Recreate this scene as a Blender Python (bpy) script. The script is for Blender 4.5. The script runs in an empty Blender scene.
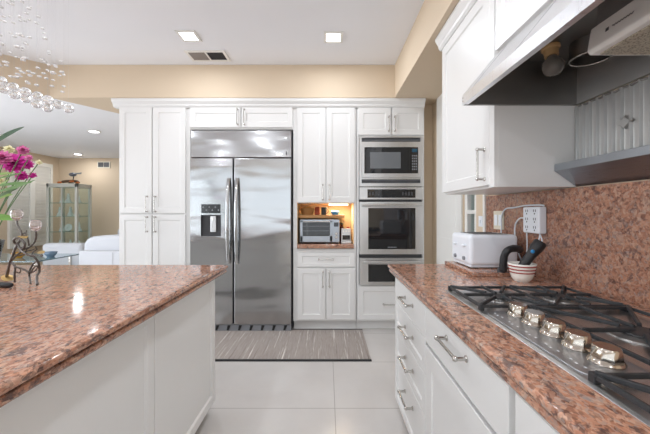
import bpy, bmesh, math, random
from mathutils import Vector, Matrix
C = bpy.context
SC = C.scene
COL = SC.collection
random.seed(7)
PI = math.pi

# ------------------------------------------------------------------ camera, world, light, exposure
F = 310.0                                   # focal length in pixels of the 650 px wide frame
EYE = 1.25
cam_d = bpy.data.cameras.new('camera')
cam = bpy.data.objects.new('camera', cam_d); COL.objects.link(cam)
cam.location = (0, 0, EYE); cam.rotation_euler = (PI/2, 0, 0)
cam_d.sensor_fit = 'HORIZONTAL'; cam_d.sensor_width = 36.0
cam_d.lens = F/650*36.0
cam_d.shift_x = -2.0/650; cam_d.shift_y = -5.0/650
cam_d.clip_start = 0.02
SC.camera = cam

world = bpy.data.worlds.new('world'); SC.world = world
world.use_nodes = True
wn = world.node_tree
bg = wn.nodes['Background']
sky = wn.nodes.new('ShaderNodeTexSky')
sky.sky_type = 'HOSEK_WILKIE'
sky.turbidity = 4.0; sky.ground_albedo = 0.4
sky.sun_direction = (-0.35, -0.5, 0.79)
wn.links.new(sky.outputs[0], bg.inputs[0])
bg.inputs[1].default_value = 1.0

def area(name, loc, rot, sx, sy, power, col=(1, 1, 1), spread=180):
    d = bpy.data.lights.new(name, 'AREA'); d.shape = 'RECTANGLE'
    d.size = sx; d.size_y = sy; d.energy = power; d.color = col; d.spread = math.radians(spread)
    o = bpy.data.objects.new(name, d); COL.objects.link(o)
    o.location = loc; o.rotation_euler = rot
    return o
# fill: daylight of the unseen rear window, widened, and an added patio door
area('rear_window_fill', (-2.3, -2.72, 1.45), (PI/2, 0, 0), 6.7, 1.8, 80, (0.90, 0.96, 1.03))
area('added_patio_fill', (-5.84, 1.6, 1.25), (0, -PI/2, 0), 2.1, 3.0, 175, (0.91, 0.97, 1.04))

vs = SC.view_settings
vs.view_transform = 'Standard'; vs.look = 'None'; vs.gamma = 1.0; vs.use_curve_mapping = False
vs.exposure = -0.45

# ------------------------------------------------------------------ helpers
def P(px, py, Y):
    """world point seen at photo pixel (px,py) at distance Y"""
    return Vector(((px-327.0)*Y/F, Y, EYE+(212.0-py)*Y/F))

ORG = {}
def tag(o, label=None, cat=None, group=None, kind=None):
    if label: o['label'] = label
    if cat: o['category'] = cat
    if group: o['group'] = group
    if kind: o['kind'] = kind
    return o
def thing(name, label, cat, loc, group=None):
    o = bpy.data.objects.new(name, None); COL.objects.link(o)
    o.location = loc; o.empty_display_size = 0.05
    ORG[o] = Vector(loc)
    return tag(o, label, cat, group)

class MB:
    def __init__(self): self.bm = bmesh.new(); self.mi = 0
    def face(self, vs_):
        try:
            f = self.bm.faces.new(vs_); f.material_index = self.mi; return f
        except ValueError: return None
    def box(self, x0, x1, y0, y1, z0, z1):
        v = [self.bm.verts.new((x, y, z)) for z in (z0, z1) for y in (y0, y1) for x in (x0, x1)]
        for q in ((0,2,3,1),(4,5,7,6),(0,1,5,4),(2,6,7,3),(0,4,6,2),(1,3,7,5)):
            self.face([v[i] for i in q])
        return self
    def hexa(self, pts):
        """eight points: bottom ring of four then top ring of four"""
        v = [self.bm.verts.new(p) for p in pts]
        for q in ((3,2,1,0),(4,5,6,7),(0,1,5,4),(1,2,6,5),(2,3,7,6),(3,0,4,7)):
            self.face([v[i] for i in q])
        return self
    def prism(self, poly, a0, a1, axis='z'):
        """extrude a 2D polygon along an axis; poly gives the other two coordinates in order"""
        def w(p, a):
            if axis == 'z': return (p[0], p[1], a)
            if axis == 'y': return (p[0], a, p[1])
            return (a, p[0], p[1])
        A = [self.bm.verts.new(w(p, a0)) for p in poly]
        B = [self.bm.verts.new(w(p, a1)) for p in poly]
        n = len(poly)
        self.face(A[::-1]); self.face(B)
        for i in range(n): self.face([A[i], A[(i+1) % n], B[(i+1) % n], B[i]])
        return self
    def lathe(self, prof, c, seg=20, axis=None, cap=True):
        """profile [(r,h)] turned about an axis from point c"""
        q = Vector((0, 0, 1)).rotation_difference(Vector(axis).normalized()) if axis is not None else None
        rings = []
        for r, h in prof:
            ring = []
            for k in range(seg):
                p = Vector((r*math.cos(2*PI*k/seg), r*math.sin(2*PI*k/seg), h))
                if q: p = q @ p
                ring.append(self.bm.verts.new(p+Vector(c)))
            rings.append(ring)
        for a, b in zip(rings, rings[1:]):
            for k in range(seg): self.face([a[k], a[(k+1) % seg], b[(k+1) % seg], b[k]])
        if cap:
            self.face(rings[0][::-1]); self.face(rings[-1])
        return self
    def tube(self, pts, r, seg=8, cap=True):
        pts = [Vector(p) for p in pts]
        rs = r if isinstance(r, (list, tuple)) else [r]*len(pts)
        rings = []; ref = None
        for i, p in enumerate(pts):
            d = (pts[min(i+1, len(pts)-1)]-pts[max(i-1, 0)])
            d = d.normalized() if d.length > 1e-9 else Vector((0, 0, 1))
            if ref is None: ref = d.orthogonal().normalized()
            u = (ref - d*ref.dot(d))
            u = u.normalized() if u.length > 1e-6 else d.orthogonal().normalized()
            ref = u; v = d.cross(u)
            rings.append([self.bm.verts.new(p+(u*math.cos(2*PI*k/seg)+v*math.sin(2*PI*k/seg))*rs[i]) for k in range(seg)])
        for a, b in zip(rings, rings[1:]):
            for k in range(seg): self.face([a[k], a[(k+1) % seg], b[(k+1) % seg], b[k]])
        if cap: self.face(rings[0][::-1]); self.face(rings[-1])
        return self
    def ball(self, c, rx, ry=None, rz=None, sub=2, jitter=0):
        ry = ry or rx; rz = rz or rx
        res = bmesh.ops.create_icosphere(self.bm, subdivisions=sub, radius=1.0)
        for v in res['verts']:
            k = 1+random.uniform(-jitter, jitter) if jitter else 1
            v.co = Vector((v.co.x*rx*k, v.co.y*ry*k, v.co.z*rz*k))+Vector(c)
        for f in self.bm.faces:
            pass
        return self
    def build(self, name, mat, parent=None, bevel=0, smooth=False, seg=2, org=None, angle=35):
        bmesh.ops.recalc_face_normals(self.bm, faces=self.bm.faces[:])
        me = bpy.data.meshes.new(name)
        if parent is not None: off = ORG[parent]
        elif org is not None: off = Vector(org)
        else:
            xs = [v.co for v in self.bm.verts]
            lo = Vector([min(v[i] for v in xs) for i in range(3)]); hi = Vector([max(v[i] for v in xs) for i in range(3)])
            off = Vector(((lo.x+hi.x)/2, (lo.y+hi.y)/2, lo.z))
        bmesh.ops.translate(self.bm, verts=self.bm.verts[:], vec=-off)
        self.bm.to_mesh(me); self.bm.free()
        for m in (mat if isinstance(mat, (list, tuple)) else [mat]): me.materials.append(m)
        o = bpy.data.objects.new(name, me); COL.objects.link(o)
        ORG[o] = off
        if parent is not None: o.parent = parent
        else: o.location = off
        if bevel:
            b = o.modifiers.new('bevel', 'BEVEL'); b.width = bevel; b.segments = seg
            b.limit_method = 'ANGLE'; b.angle_limit = math.radians(angle)
            b.harden_normals = False
        if smooth:
            for p in me.polygons: p.use_smooth = True
            if smooth != 'all':
                me.set_sharp_from_angle(angle=math.radians(40))
        return o

def spline(pts, n=6):
    """Catmull-Rom through points"""
    pts = [Vector(p) for p in pts]; out = []
    for i in range(len(pts)-1):
        p0 = pts[max(i-1, 0)]; p1 = pts[i]; p2 = pts[i+1]; p3 = pts[min(i+2, len(pts)-1)]
        for k in range(n):
            t = k/n
            out.append(0.5*((2*p1)+(p2-p0)*t+(2*p0-5*p1+4*p2-p3)*t*t+(3*p1-p0-3*p2+p3)*t*t*t))
    out.append(pts[-1]); return out

def dup(root, delta, label=None, group=None, rotz=None):
    """copy of a thing with its parts and sub-parts"""
    r = root.copy(); COL.objects.link(r); r.location = root.location+Vector(delta)
    if rotz is not None: r.rotation_euler = (0, 0, rotz)
    if label: r['label'] = label
    if group: r['group'] = group
    for ch in list(root.children):
        c = ch.copy(); COL.objects.link(c); c.parent = r
        for g in list(ch.children):
            d = g.copy(); COL.objects.link(d); d.parent = c
    return r

# ------------------------------------------------------------------ materials
def srgb(r, g, b):
    f = lambda c: (c/255/12.92) if c/255 <= 0.04045 else ((c/255+0.055)/1.055)**2.4
    return (f(r), f(g), f(b), 1)
def mat(name, col, rough=0.5, metal=0.0, emit=None, es=0, trans=0, ior=1.45, coat=0, spec=None, alpha=None):
    m = bpy.data.materials.new(name); m.use_nodes = True
    b = m.node_tree.nodes['Principled BSDF']
    b.inputs['Base Color'].default_value = col; b.inputs['Roughness'].default_value = rough
    b.inputs['Metallic'].default_value = metal; b.inputs['IOR'].default_value = ior
    b.inputs['Transmission Weight'].default_value = trans
    b.inputs['Coat Weight'].default_value = coat
    if spec is not None: b.inputs['Specular IOR Level'].default_value = spec
    if emit: b.inputs['Emission Color'].default_value = emit; b.inputs['Emission Strength'].default_value = es
    return m
def nodes(m):
    t = m.node_tree; return t, t.nodes, t.links, t.nodes['Principled BSDF']
def coords(m, scale=(1, 1, 1), rot=(0, 0, 0)):
    t, n, l, b = nodes(m)
    tc = n.new('ShaderNodeTexCoord'); mp = n.new('ShaderNodeMapping')
    mp.inputs['Scale'].default_value = scale; mp.inputs['Rotation'].default_value = rot
    l.new(tc.outputs['Object'], mp.inputs[0]); return mp
def noise(m, vec, scale, detail=4, rough=0.5, dist=0):
    t, n, l, b = nodes(m)
    x = n.new('ShaderNodeTexNoise'); x.inputs['Scale'].default_value = scale; x.inputs['Detail'].default_value = detail
    x.inputs['Roughness'].default_value = rough; x.inputs['Distortion'].default_value = dist
    l.new(vec.outputs[0], x.inputs['Vector']); return x
def ramp(m, src, stops):
    t, n, l, b = nodes(m)
    r = n.new('ShaderNodeValToRGB'); e = r.color_ramp.elements
    while len(e) < len(stops): e.new(0.5)
    for i, (p, c) in enumerate(stops): e[i].position = p; e[i].color = c
    l.new(src, r.inputs[0]); return r
def mix(m, fac, a, b_, mode='MIX'):
    t, n, l, b = nodes(m)
    x = n.new('ShaderNodeMixRGB'); x.blend_type = mode
    for i, s in enumerate((fac, a, b_)):
        if hasattr(s, 'default_value') or hasattr(s, 'is_linked'): l.new(s, x.inputs[i])
        else: x.inputs[i].default_value = s
    return x
def bump(m, src, strength, dist=0.01):
    t, n, l, b = nodes(m)
    x = n.new('ShaderNodeBump'); x.inputs['Strength'].default_value = strength; x.inputs['Distance'].default_value = dist
    l.new(src, x.inputs['Height']); l.new(x.outputs[0], b.inputs['Normal'])

def painted(name, rgb, rough, bs=0.03, scale=120):
    m = mat(name, srgb(*rgb), rough)
    v = coords(m); x = noise(m, v, scale, 2); bump(m, x.outputs['Fac'], bs, 0.002)
    t, n, l, b = nodes(m)
    y = noise(m, v, 1.3, 2)
    c = srgb(*rgb)
    r = ramp(m, y.outputs['Fac'], [(0.3, tuple(k*0.97 for k in c[:3])+(1,)), (0.7, c)])
    l.new(r.outputs[0], b.inputs['Base Color'])
    return m
PAINT = painted('cabinet_paint', (233, 232, 230), 0.33, 0.02)
BEIGE = painted('beige_wall_paint', (220, 201, 176), 0.7, 0.05)
WHITEWALL = painted('white_ceiling_paint', (243, 243, 246), 0.85, 0.05, 80)
TRIMW = painted('white_trim_paint', (238, 236, 231), 0.4, 0.02)

def granite(name, scale=1.0, stretch=(1, 1, 1), rough=0.07, dark=0.0):
    m = mat(name, (0.5, 0.3, 0.2, 1), rough)
    t, n, l, b = nodes(m)
    v = coords(m, stretch, (0, 0, 0.5))
    wob = noise(m, v, 30*scale, 3, 0.6)
    wv = mix(m, 0.03, v.outputs[0], wob.outputs['Color'], 'ADD')
    def cells(sc):
        x = n.new('ShaderNodeTexVoronoi'); x.inputs['Scale'].default_value = sc*scale; l.new(wv.outputs[0], x.inputs['Vector'])
        sp = n.new('ShaderNodeSeparateColor'); l.new(x.outputs['Color'], sp.inputs[0]); return sp
    big = noise(m, v, 3.2*scale, 5, 0.6, 1.0)
    c1 = cells(88); c2 = cells(190)
    # large soft drifts push neighbouring grains towards dark or pale minerals
    def shifted(src, amt):
        a = n.new('ShaderNodeMath'); a.operation = 'MULTIPLY_ADD'; l.new(big.outputs['Fac'], a.inputs[0]); a.inputs[1].default_value = amt; 
        k = n.new('ShaderNodeMath'); k.operation = 'MULTIPLY'; l.new(src, k.inputs[0]); k.inputs[1].default_value = 1-amt*0.45
        l.new(k.outputs[0], a.inputs[2]); return a.outputs[0]
    stops = [(0.17, srgb(60, 50, 49)), (0.32, srgb(120, 84, 70)), (0.48, srgb(172, 120, 96)), (0.70, srgb(195, 141, 113)), (0.87, srgb(206, 168, 144)), (0.98, srgb(156, 142, 136))]
    r1 = ramp(m, shifted(c1.outputs[0], 0.5), stops)
    r2 = ramp(m, shifted(c2.outputs[1], 0.45), stops)
    k = mix(m, 0.5, r1.outputs[0], r2.outputs[0])
    fl = noise(m, v, 36*scale, 4, 0.7, 0.6)
    f2 = ramp(m, fl.outputs['Fac'], [(0.55, (0, 0, 0, 1)), (0.63, (0.8, 0.8, 0.8, 1))])
    k2 = mix(m, f2.outputs[0], k.outputs[0], srgb(88, 70, 68))
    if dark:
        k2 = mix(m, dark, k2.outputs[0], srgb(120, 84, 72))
    l.new(k2.outputs[0], b.inputs['Base Color'])
    return m
GRAN = granite('polished_granite', 1.0, (1.0, 0.62, 1), 0.1)
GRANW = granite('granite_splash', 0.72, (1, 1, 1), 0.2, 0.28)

def steel(name, col, rough, wave=0.0, brush=(1, 1, 200), metal=1.0):
    m = mat(name, col, rough, metal)
    t, n, l, b = nodes(m)
    v = coords(m, brush); x = noise(m, v, 6, 3)
    r = ramp(m, x.outputs['Fac'], [(0.2, (rough*0.8,)*3+(1,)), (0.8, (rough*1.25,)*3+(1,))])
    l.new(r.outputs[0], b.inputs['Roughness'])
    if wave:
        v2 = coords(m, (1.0, 1, 3.2)); y = noise(m, v2, 1.5, 1, 0.4, 0.3); bump(m, y.outputs['Fac'], wave, 0.05)
    return m
STEEL = steel('brushed_steel', (0.66, 0.66, 0.66, 1), 0.3, 0.0, (200, 1, 1))
FRIDGE = steel('fridge_steel', (0.47, 0.475, 0.48, 1), 0.16, 0.30, (1, 1, 160))
HOODST = steel('hood_steel', (0.78, 0.79, 0.82, 1), 0.3, 0.02, (1, 160, 1))
RIBST = steel('ribbed_steel', (0.58, 0.58, 0.57, 1), 0.36, 0.0, (1, 1, 3), 0.8)
DARKST = steel('dark_hood_metal', (0.30, 0.29, 0.28, 1), 0.45, 0.03, (1, 1, 3))
NICKEL = mat('satin_nickel', (0.55, 0.53, 0.50, 1), 0.25, 1.0)
CHROME = mat('polished_chrome', (0.75, 0.74, 0.72, 1), 0.08, 1.0)
KNOBM = mat('polished_knob_metal', (0.52, 0.47, 0.41, 1), 0.16, 1.0)
BLACKG = mat('black_glass', (0.012, 0.013, 0.015, 1), 0.05, 0, coat=0.5)
BLACK = mat('black_plastic', (0.02, 0.02, 0.022, 1), 0.4)
IRON = mat('cast_iron', (0.028, 0.029, 0.031, 1), 0.42)
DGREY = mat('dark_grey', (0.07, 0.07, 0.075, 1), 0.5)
MGREY = mat('mid_grey', (0.25, 0.26, 0.28, 1), 0.35)
WHITEP = mat('white_plastic', srgb(236, 240, 246), 0.3)
CREAM = mat('cream_plastic', srgb(226, 218, 200), 0.4)
CER = mat('white_ceramic', srgb(240, 236, 228), 0.15)
RED = mat('red_glaze', srgb(160, 62, 58), 0.25)
BLUE = mat('blue_plastic', srgb(40, 130, 190), 0.35)
GLASS = mat('clear_glass', (0.95, 0.98, 0.97, 1), 0.0, trans=1.0, ior=1.45)
def thin_glass(name, tint, refl=0.07):
    m = bpy.data.materials.new(name); m.use_nodes = True
    n = m.node_tree.nodes; l = m.node_tree.links; n.remove(n['Principled BSDF'])
    tr = n.new('ShaderNodeBsdfTransparent'); tr.inputs[0].default_value = tint
    gl = n.new('ShaderNodeBsdfGlossy'); gl.inputs['Roughness'].default_value = 0.02
    mx = n.new('ShaderNodeMixShader'); mx.inputs[0].default_value = refl; l.new(tr.outputs[0], mx.inputs[1]); l.new(gl.outputs[0], mx.inputs[2])
    l.new(mx.outputs[0], n['Material Output'].inputs[0]); return m
PANE = thin_glass('window_pane', (0.93, 0.97, 0.96, 1))
PANEG = thin_glass('cabinet_pane', (0.93, 0.97, 0.96, 1))
CRYS = mat('cut_crystal', (1, 1, 1, 1), 0.02, trans=0.75, ior=1.5)
DROP = mat('crystal_drop', (1, 1, 1, 1), 0.08, trans=0.3, ior=1.5)
WIRE = mat('fine_wire', (0.55, 0.55, 0.57, 1), 0.6)
GLOW = mat('lamp_diffuser', (1, 1, 1, 1), 0.5, emit=(1, 0.98, 0.95, 1), es=9)
WARMGLOW = mat('warm_lamp_tube', (1, 0.9, 0.7, 1), 0.5, emit=(1, 0.78, 0.48, 1), es=7)
BRONZE = mat('antique_bronze', (0.13, 0.115, 0.105, 1), 0.35, 0.8)
GOLD = mat('gold_leaf_metal', (0.62, 0.42, 0.17, 1), 0.35, 0.7)
FABRIC = mat('white_upholstery', srgb(214, 216, 221), 0.85)
WOOD = mat('warm_wood', srgb(190, 140, 88), 0.5)
LEAF = mat('green_leaf', srgb(86, 120, 62), 0.4)
LEAFD = mat('dark_green_leaf', srgb(60, 88, 66), 0.35)
LEAFL = mat('light_green_leaf', srgb(140, 170, 92), 0.4)
MAG = mat('magenta_petal', srgb(200, 48, 152), 0.55)
PINK = mat('pink_petal', srgb(206, 110, 160), 0.55)
CRMP = mat('cream_petal', srgb(226, 220, 178), 0.55)
SILVER = mat('silver_grey_frame', srgb(206, 208, 202), 0.35, 0.2)
BOARD = mat('niche_lining', srgb(226, 196, 150), 0.5)
SHUT = mat('white_shutter', srgb(238, 236, 230), 0.45)

def floor_mat():
    m = mat('large_floor_tiles', srgb(205, 201, 196), 0.22)
    t, n, l, b = nodes(m)
    tc = n.new('ShaderNodeTexCoord')
    sp = n.new('ShaderNodeSeparateXYZ'); l.new(tc.outputs['Object'], sp.inputs[0])
    def line(axis, off, size, w):
        a = n.new('ShaderNodeMath'); a.operation = 'SUBTRACT'; l.new(sp.outputs[axis], a.inputs[0]); a.inputs[1].default_value = off
        d = n.new('ShaderNodeMath'); d.operation = 'PINGPONG'; l.new(a.outputs[0], d.inputs[0]); d.inputs[1].default_value = size/2
        c = n.new('ShaderNodeMath'); c.operation = 'LESS_THAN'; l.new(d.outputs[0], c.inputs[0]); c.inputs[1].default_value = w
        return c
    a = line('X', 0.05, 1.22, 0.0022); c = line('Y', 1.974, 0.61, 0.0025)
    mx = n.new('ShaderNodeMath'); mx.operation = 'MAXIMUM'; l.new(a.outputs[0], mx.inputs[0]); l.new(c.outputs[0], mx.inputs[1])
    v = coords(m); x = noise(m, v, 2.2, 5, 0.55, 0.4)
    r = ramp(m, x.outputs['Fac'], [(0.3, srgb(206, 201, 197)), (0.7, srgb(216, 212, 208))])
    k = mix(m, mx.outputs[0], r.outputs[0], srgb(170, 164, 158))
    l.new(k.outputs[0], b.inputs['Base Color'])
    return m
FLOOR = floor_mat()
def rug_mat():
    m = mat('striped_rug_weave', srgb(170, 160, 152), 0.95)
    t, n, l, b = nodes(m)
    v = coords(m, (1, 0.02, 0.02))
    x = noise(m, v, 38, 4, 0.8)
    r = ramp(m, x.outputs['Fac'], [(0.34, srgb(134, 124, 118)), (0.46, srgb(176, 166, 159)), (0.56, srgb(158, 148, 141)), (0.63, srgb(226, 221, 214))])
    l.new(r.outputs[0], b.inputs['Base Color'])
    v2 = coords(m, (40, 300, 1)); y = noise(m, v2, 3, 2); bump(m, y.outputs['Fac'], 0.4, 0.004)
    return m
RUG = rug_mat()

# ------------------------------------------------------------------ the setting
def struct(o): o['kind'] = 'structure'; return o
ZC, ZS = 2.77, 2.43            # kitchen ceiling, soffits and lower ceiling
XW = 1.14                      # granite face of the right wall
XL, YF, YR = -5.88, 6.8, -2.75 # left wall, far wall, rear wall
struct(MB().box(XL-0.1, 1.35, YR-0.1, YF+0.1, -0.1, 0).build('floor', FLOOR, org=(0, 0, 0)))
struct(MB().box(-4.2, 1.3, YR, 3.3, ZC, ZC+0.1).build('ceiling', WHITEWALL, org=(0, 0, 0)))
low = MB(); low.prism([(XL, YR), (-3.6, YR), (-3.6, 2.6), (-2.86, 3.2), (-2.35, 3.92), (-2.1, 3.92), (-2.1, YF), (XL, YF)], ZS, ZC)
for f in low.bm.faces:
    f.normal_update()
    f.material_index = 0 if abs(f.normal.z) > 0.5 else 1
struct(low.build('ceiling_lower', [WHITEWALL, BEIGE], org=(0, 0, 0)))
struct(MB().prism([(-2.86, 3.2), (0.70, 3.2), (1.3, 3.2), (1.3, 3.92), (-2.35, 3.92)], ZS, ZC-0.001).build('trim_1', BEIGE, org=(0, 0, 0)))
struct(MB().box(0.70, 1.30, YR, 3.2, ZS, ZC-0.001).build('trim_2', BEIGE, org=(0, 0, 0)))
# walls
struct(MB().box(-2.19, 1.3, 3.92, 4.02, 0, ZC).box(1.03, 1.3, 3.42, 3.92, 0, ZS).build('wall_back', BEIGE, org=(0, 0, 0)))
struct(MB().box(-2.19, -2.09, 4.02, YF, 0, ZC).build('wall_partition', BEIGE, org=(0, 0, 0)))
struct(MB().box(XL-0.1, -2.09, YF, YF+0.1, 0, ZC).build('wall_far', BEIGE, org=(0, 0, 0)))
WY0, WY1, WZ0, WZ1 = 2.41, 2.635, 0.30, 2.10
wr = MB().box(1.16, 1.3, YR, WY0, 0, ZC).box(1.16, 1.3, WY1, 3.42, 0, ZC).box(1.16, 1.3, WY0, WY1, 0, WZ0).box(1.16, 1.3, WY0, WY1, WZ1, ZC)
struct(wr.build('wall_right', BEIGE, org=(0, 0, 0)))
# left wall: shuttered window and an unseen patio opening added for light
SW = (5.70, 6.60, 0.57, 2.26)
PD = (0.1, 3.1, 0.0, 2.2)
wl = MB()
wl.box(XL-0.1, XL, YR, PD[0], 0, ZC).box(XL-0.1, XL, PD[1], YF, 0, ZC)
wl.box(XL-0.1, XL, PD[0], PD[1], PD[3], ZC)
struct(wl.build('wall_left', BEIGE, org=(0, 0, 0)))
# rear wall with an unseen window behind the camera, widened for brightness
RW = (-5.7, 1.1, 0.50, 2.40)
rr = MB().box(XL, RW[0], YR-0.1, YR, 0, ZC).box(RW[1], 1.3, YR-0.1, YR, 0, ZC)
rr.box(RW[0], RW[1], YR-0.1, YR, 0, RW[2]).box(RW[0], RW[1], YR-0.1, YR, RW[3], ZC)
struct(rr.build('wall_rear', BEIGE, org=(0, 0, 0)))
def window(name, axis, a0, a1, z0, z1, pos0, pos1, mull, fmat, hbars=()):
    w = MB(); t = 0.05
    def bx(u0, u1, zz0, zz1):
        if axis == 'y': w.box(u0, u1, pos0, pos1, zz0, zz1)
        else: w.box(pos0, pos1, u0, u1, zz0, zz1)
    bx(a0, a0+t, z0, z1); bx(a1-t, a1, z0, z1); bx(a0+t, a1-t, z0, z0+t); bx(a0+t, a1-t, z1-t, z1)
    for q in mull: bx(q-0.025, q+0.025, z0+t, z1-t)
    for h in hbars: bx(a0+t, a1-t, h-0.014, h+0.014)
    o = struct(w.build(name, fmat, org=(0, 0, 0)))
    g = MB(); m = (pos0+pos1)/2
    if axis == 'y': g.box(a0, a1, m-0.002, m+0.002, z0, z1)
    else: g.box(m-0.002, m+0.002, a0, a1, z0, z1)
    ORG[o] = Vector((0, 0, 0))
    p = g.build('pane', PANE, o); p['kind'] = 'structure'
    return o
window('window_3', 'y', RW[0], RW[1], RW[2], RW[3], YR-0.09, YR-0.03, (-4.0, -2.3, -0.6), TRIMW)
window('added_window_4', 'x', PD[0], PD[1], PD[2], PD[3], XL-0.09, XL-0.03, (1.6,), TRIMW)  # unseen patio glazing, added to brighten the sitting room
# shuttered window
sh = MB(); t = 0.05
for (y0, y1) in ((SW[0], 6.149), (6.151, SW[1])):
    sh.box(XL+0.0005, XL+0.045, y0, y0+t, SW[2], SW[3]); sh.box(XL+0.0005, XL+0.045, y1-t, y1, SW[2], SW[3])
    sh.box(XL+0.0005, XL+0.045, y0+t, y1-t, SW[2], SW[2]+0.08); sh.box(XL+0.0005, XL+0.045, y0+t, y1-t, SW[3]-0.08, SW[3])
    z = SW[2]+0.12
    while z < SW[3]-0.1:
        sh.hexa([(XL+0.008, y0+t, z-0.028), (XL+0.014, y0+t, z-0.034), (XL+0.014, y1-t, z-0.034), (XL+0.008, y1-t, z-0.028),
                 (XL+0.030, y0+t, z+0.034), (XL+0.036, y0+t, z+0.028), (XL+0.036, y1-t, z+0.028), (XL+0.030, y1-t, z+0.034)])
        z += 0.066
struct(sh.build('window_2', SHUT, org=(0, 0, 0)))
# tall white door and its sidelight in the right wall
window('window_1', 'x', WY0, WY1, WZ0, WZ1, 1.17, 1.23, (), TRIMW, (1.25, 0.98))
d = MB().box(1.145, 1.158, 2.645, 3.24, 0, 2.456)
for (z0, z1) in ((0.2, 1.0), (1.12, 2.3)): d.box(1.142, 1.146, 2.76, 3.12, z0, z1)
struct(d.build('door_1', TRIMW, org=(0, 0, 0), bevel=0.003))
struct(MB().box(1.128, 1.158, 2.222, 2.25, 0, 2.42).build('trim_3', TRIMW, org=(0, 0, 0), bevel=0.004))
# baseboards
struct(MB().box(-5.86, -2.2, YF-0.02, YF-0.001, 0, 0.12).build('baseboard_far', TRIMW, org=(0, 0, 0), bevel=0.004))
# crown moulding over the back cabinets (profile extruded along the run)
YB = 3.25
cm = MB(); prof = [(3.25, 2.345), (3.235, 2.36), (3.232, 2.375), (3.21, 2.40), (3.205, 2.415), (3.205, 2.427), (3.30, 2.427), (3.30, 2.345)]
cm.prism(prof, -2.235, 1.02, 'x')
struct(cm.build('trim_4', PAINT, org=(0, 0, 0)))
# crown of the right-hand wall cabinets
XF, UY0, UY1 = 0.773, 1.435, 2.085
cm = MB(); prof = [(XF, 2.345), (XF-0.012, 2.36), (XF-0.014, 2.375), (XF-0.032, 2.405), (XF-0.036, 2.415), (XF-0.036, 2.427), (XF+0.06, 2.427), (XF+0.06, 2.345)]
cm.prism(prof, 0.30, UY1+0.03, 'y')
struct(cm.build('trim_5', PAINT, org=(0, 0, 0)))

# ground and planting outside the sidelight window
struct(MB().box(1.36, 9, -6, 12, -0.12, -0.02).build('ground_outside', mat('garden_ground', srgb(120, 128, 96), 0.9), org=(0, 0, 0)))
def bush(name, label, c, r, h):
    tm = thing(name, label, 'shrub', (c[0], c[1], -0.02))
    MB().tube([(c[0], c[1], -0.02), (c[0]+0.03, c[1], h*0.6)], [0.03, 0.015]).build('stem', WOOD, tm)
    m = MB()
    for k in range(420):
        a = random.uniform(0, 2*PI); rr_ = r*math.sqrt(random.random()); z = random.uniform(0.15, 1)*h
        p = Vector((c[0]+rr_*math.cos(a), c[1]+rr_*math.sin(a), z)); s = random.uniform(0.03, 0.07)
        n1 = Vector((random.uniform(-1, 1), random.uniform(-1, 1), random.uniform(-1, 1))).normalized(); n2 = n1.orthogonal().normalized()
        v = [m.bm.verts.new(p+n1*s), m.bm.verts.new(p+n2*s*0.45), m.bm.verts.new(p-n1*s), m.bm.verts.new(p-n2*s*0.45)]
        m.face(v)
    o = m.build('foliage', LEAFD, tm); o['kind'] = 'stuff'
bush('garden_shrub', 'dark green shrub outside the narrow window beyond the toaster', (2.35, 4.6, 0), 0.6, 1.5)

# ------------------------------------------------------------------ cabinet pieces
def mapper(face, pos):
    if face == 'y-': return lambda u, d, z: (u, pos-d, z)
    if face == 'x-': return lambda u, d, z: (pos-d, u, z)
    return lambda u, d, z: (pos+d, u, z)
def shaker(name, parent, face, pos, u0, u1, z0, z1, stile=0.055, rail=None, th=0.02, rec=0.007, mat_=None, slab=False):
    w = mapper(face, pos); rail = rail or stile
    m = MB(); V = lambda u, d, z: m.bm.verts.new(w(u, d, z))
    def ring(a, d): return [V(u0+a[0], d, z0+a[1]), V(u1-a[0], d, z0+a[1]), V(u1-a[0], d, z1-a[1]), V(u0+a[0], d, z1-a[1])]
    bk = ring((0, 0), 0); fr = ring((0, 0), th-0.002); f2 = ring((0.002, 0.002), th)
    def band(a, b):
        for i in range(4): m.face([a[i], a[(i+1) % 4], b[(i+1) % 4], b[i]])
    m.face(bk[::-1]); band(bk, fr); band(fr, f2)
    if slab: m.face(f2)
    else:
        i1 = ring((stile, rail), th); i2 = ring((stile+0.006, rail+0.006), th-rec)
        band(f2, i1); band(i1, i2); m.face(i2)
    return m.build(name, mat_ or PAINT, parent)
def pull(parent, face, pos, u, z, length, vertical, r=0.0052, out=0.032):
    """bar pull: two collared posts and a bar with end knobs"""
    w = mapper(face, pos); m = MB(); h = length/2
    ends = [(u, z-h), (u, z+h)] if vertical else [(u-h, z), (u+h, z)]
    ax = Vector(w(0, 1, 0))-Vector(w(0, 0, 0))
    for (a, b) in ends:
        m.lathe([(r*1.9, 0), (r*1.9, 0.003), (r*1.1, 0.006), (r, out)], w(a, 0, b), 10, ax)
        m.ball(w(a, out, b), r*1.55, sub=2)
    m.tube([w(ends[0][0], out, ends[0][1]), w(ends[1][0], out, ends[1][1])], r*0.9, 10)
    return m.build('handle', NICKEL, parent, smooth=True)

XB = lambda px: (px-327.0)/(F/YB)      # back run: photo column -> x
ZB = lambda py: EYE+(212.0-py)/(F/YB)  # back run: photo row -> z
FACE = YB+0.02                          # carcass front; door faces lie at YB
BACK = 3.90
def door(parent, x0, x1, y0, y1, hx=None, hy0=None, hy1=None, name='door', stile=0.055, rail=None, slab=False):
    d_ = shaker(name, parent, 'y-', FACE, XB(x0)+0.0015, XB(x1)-0.0015, ZB(y1)+0.0015, ZB(y0)-0.0015, stile, rail, slab=slab)
    if hx is not None: pull(d_, 'y-', YB, XB(hx), (ZB(hy0)+ZB(hy1))/2, ZB(hy0)-ZB(hy1), True)
    return d_
ZT = 2.425
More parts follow.
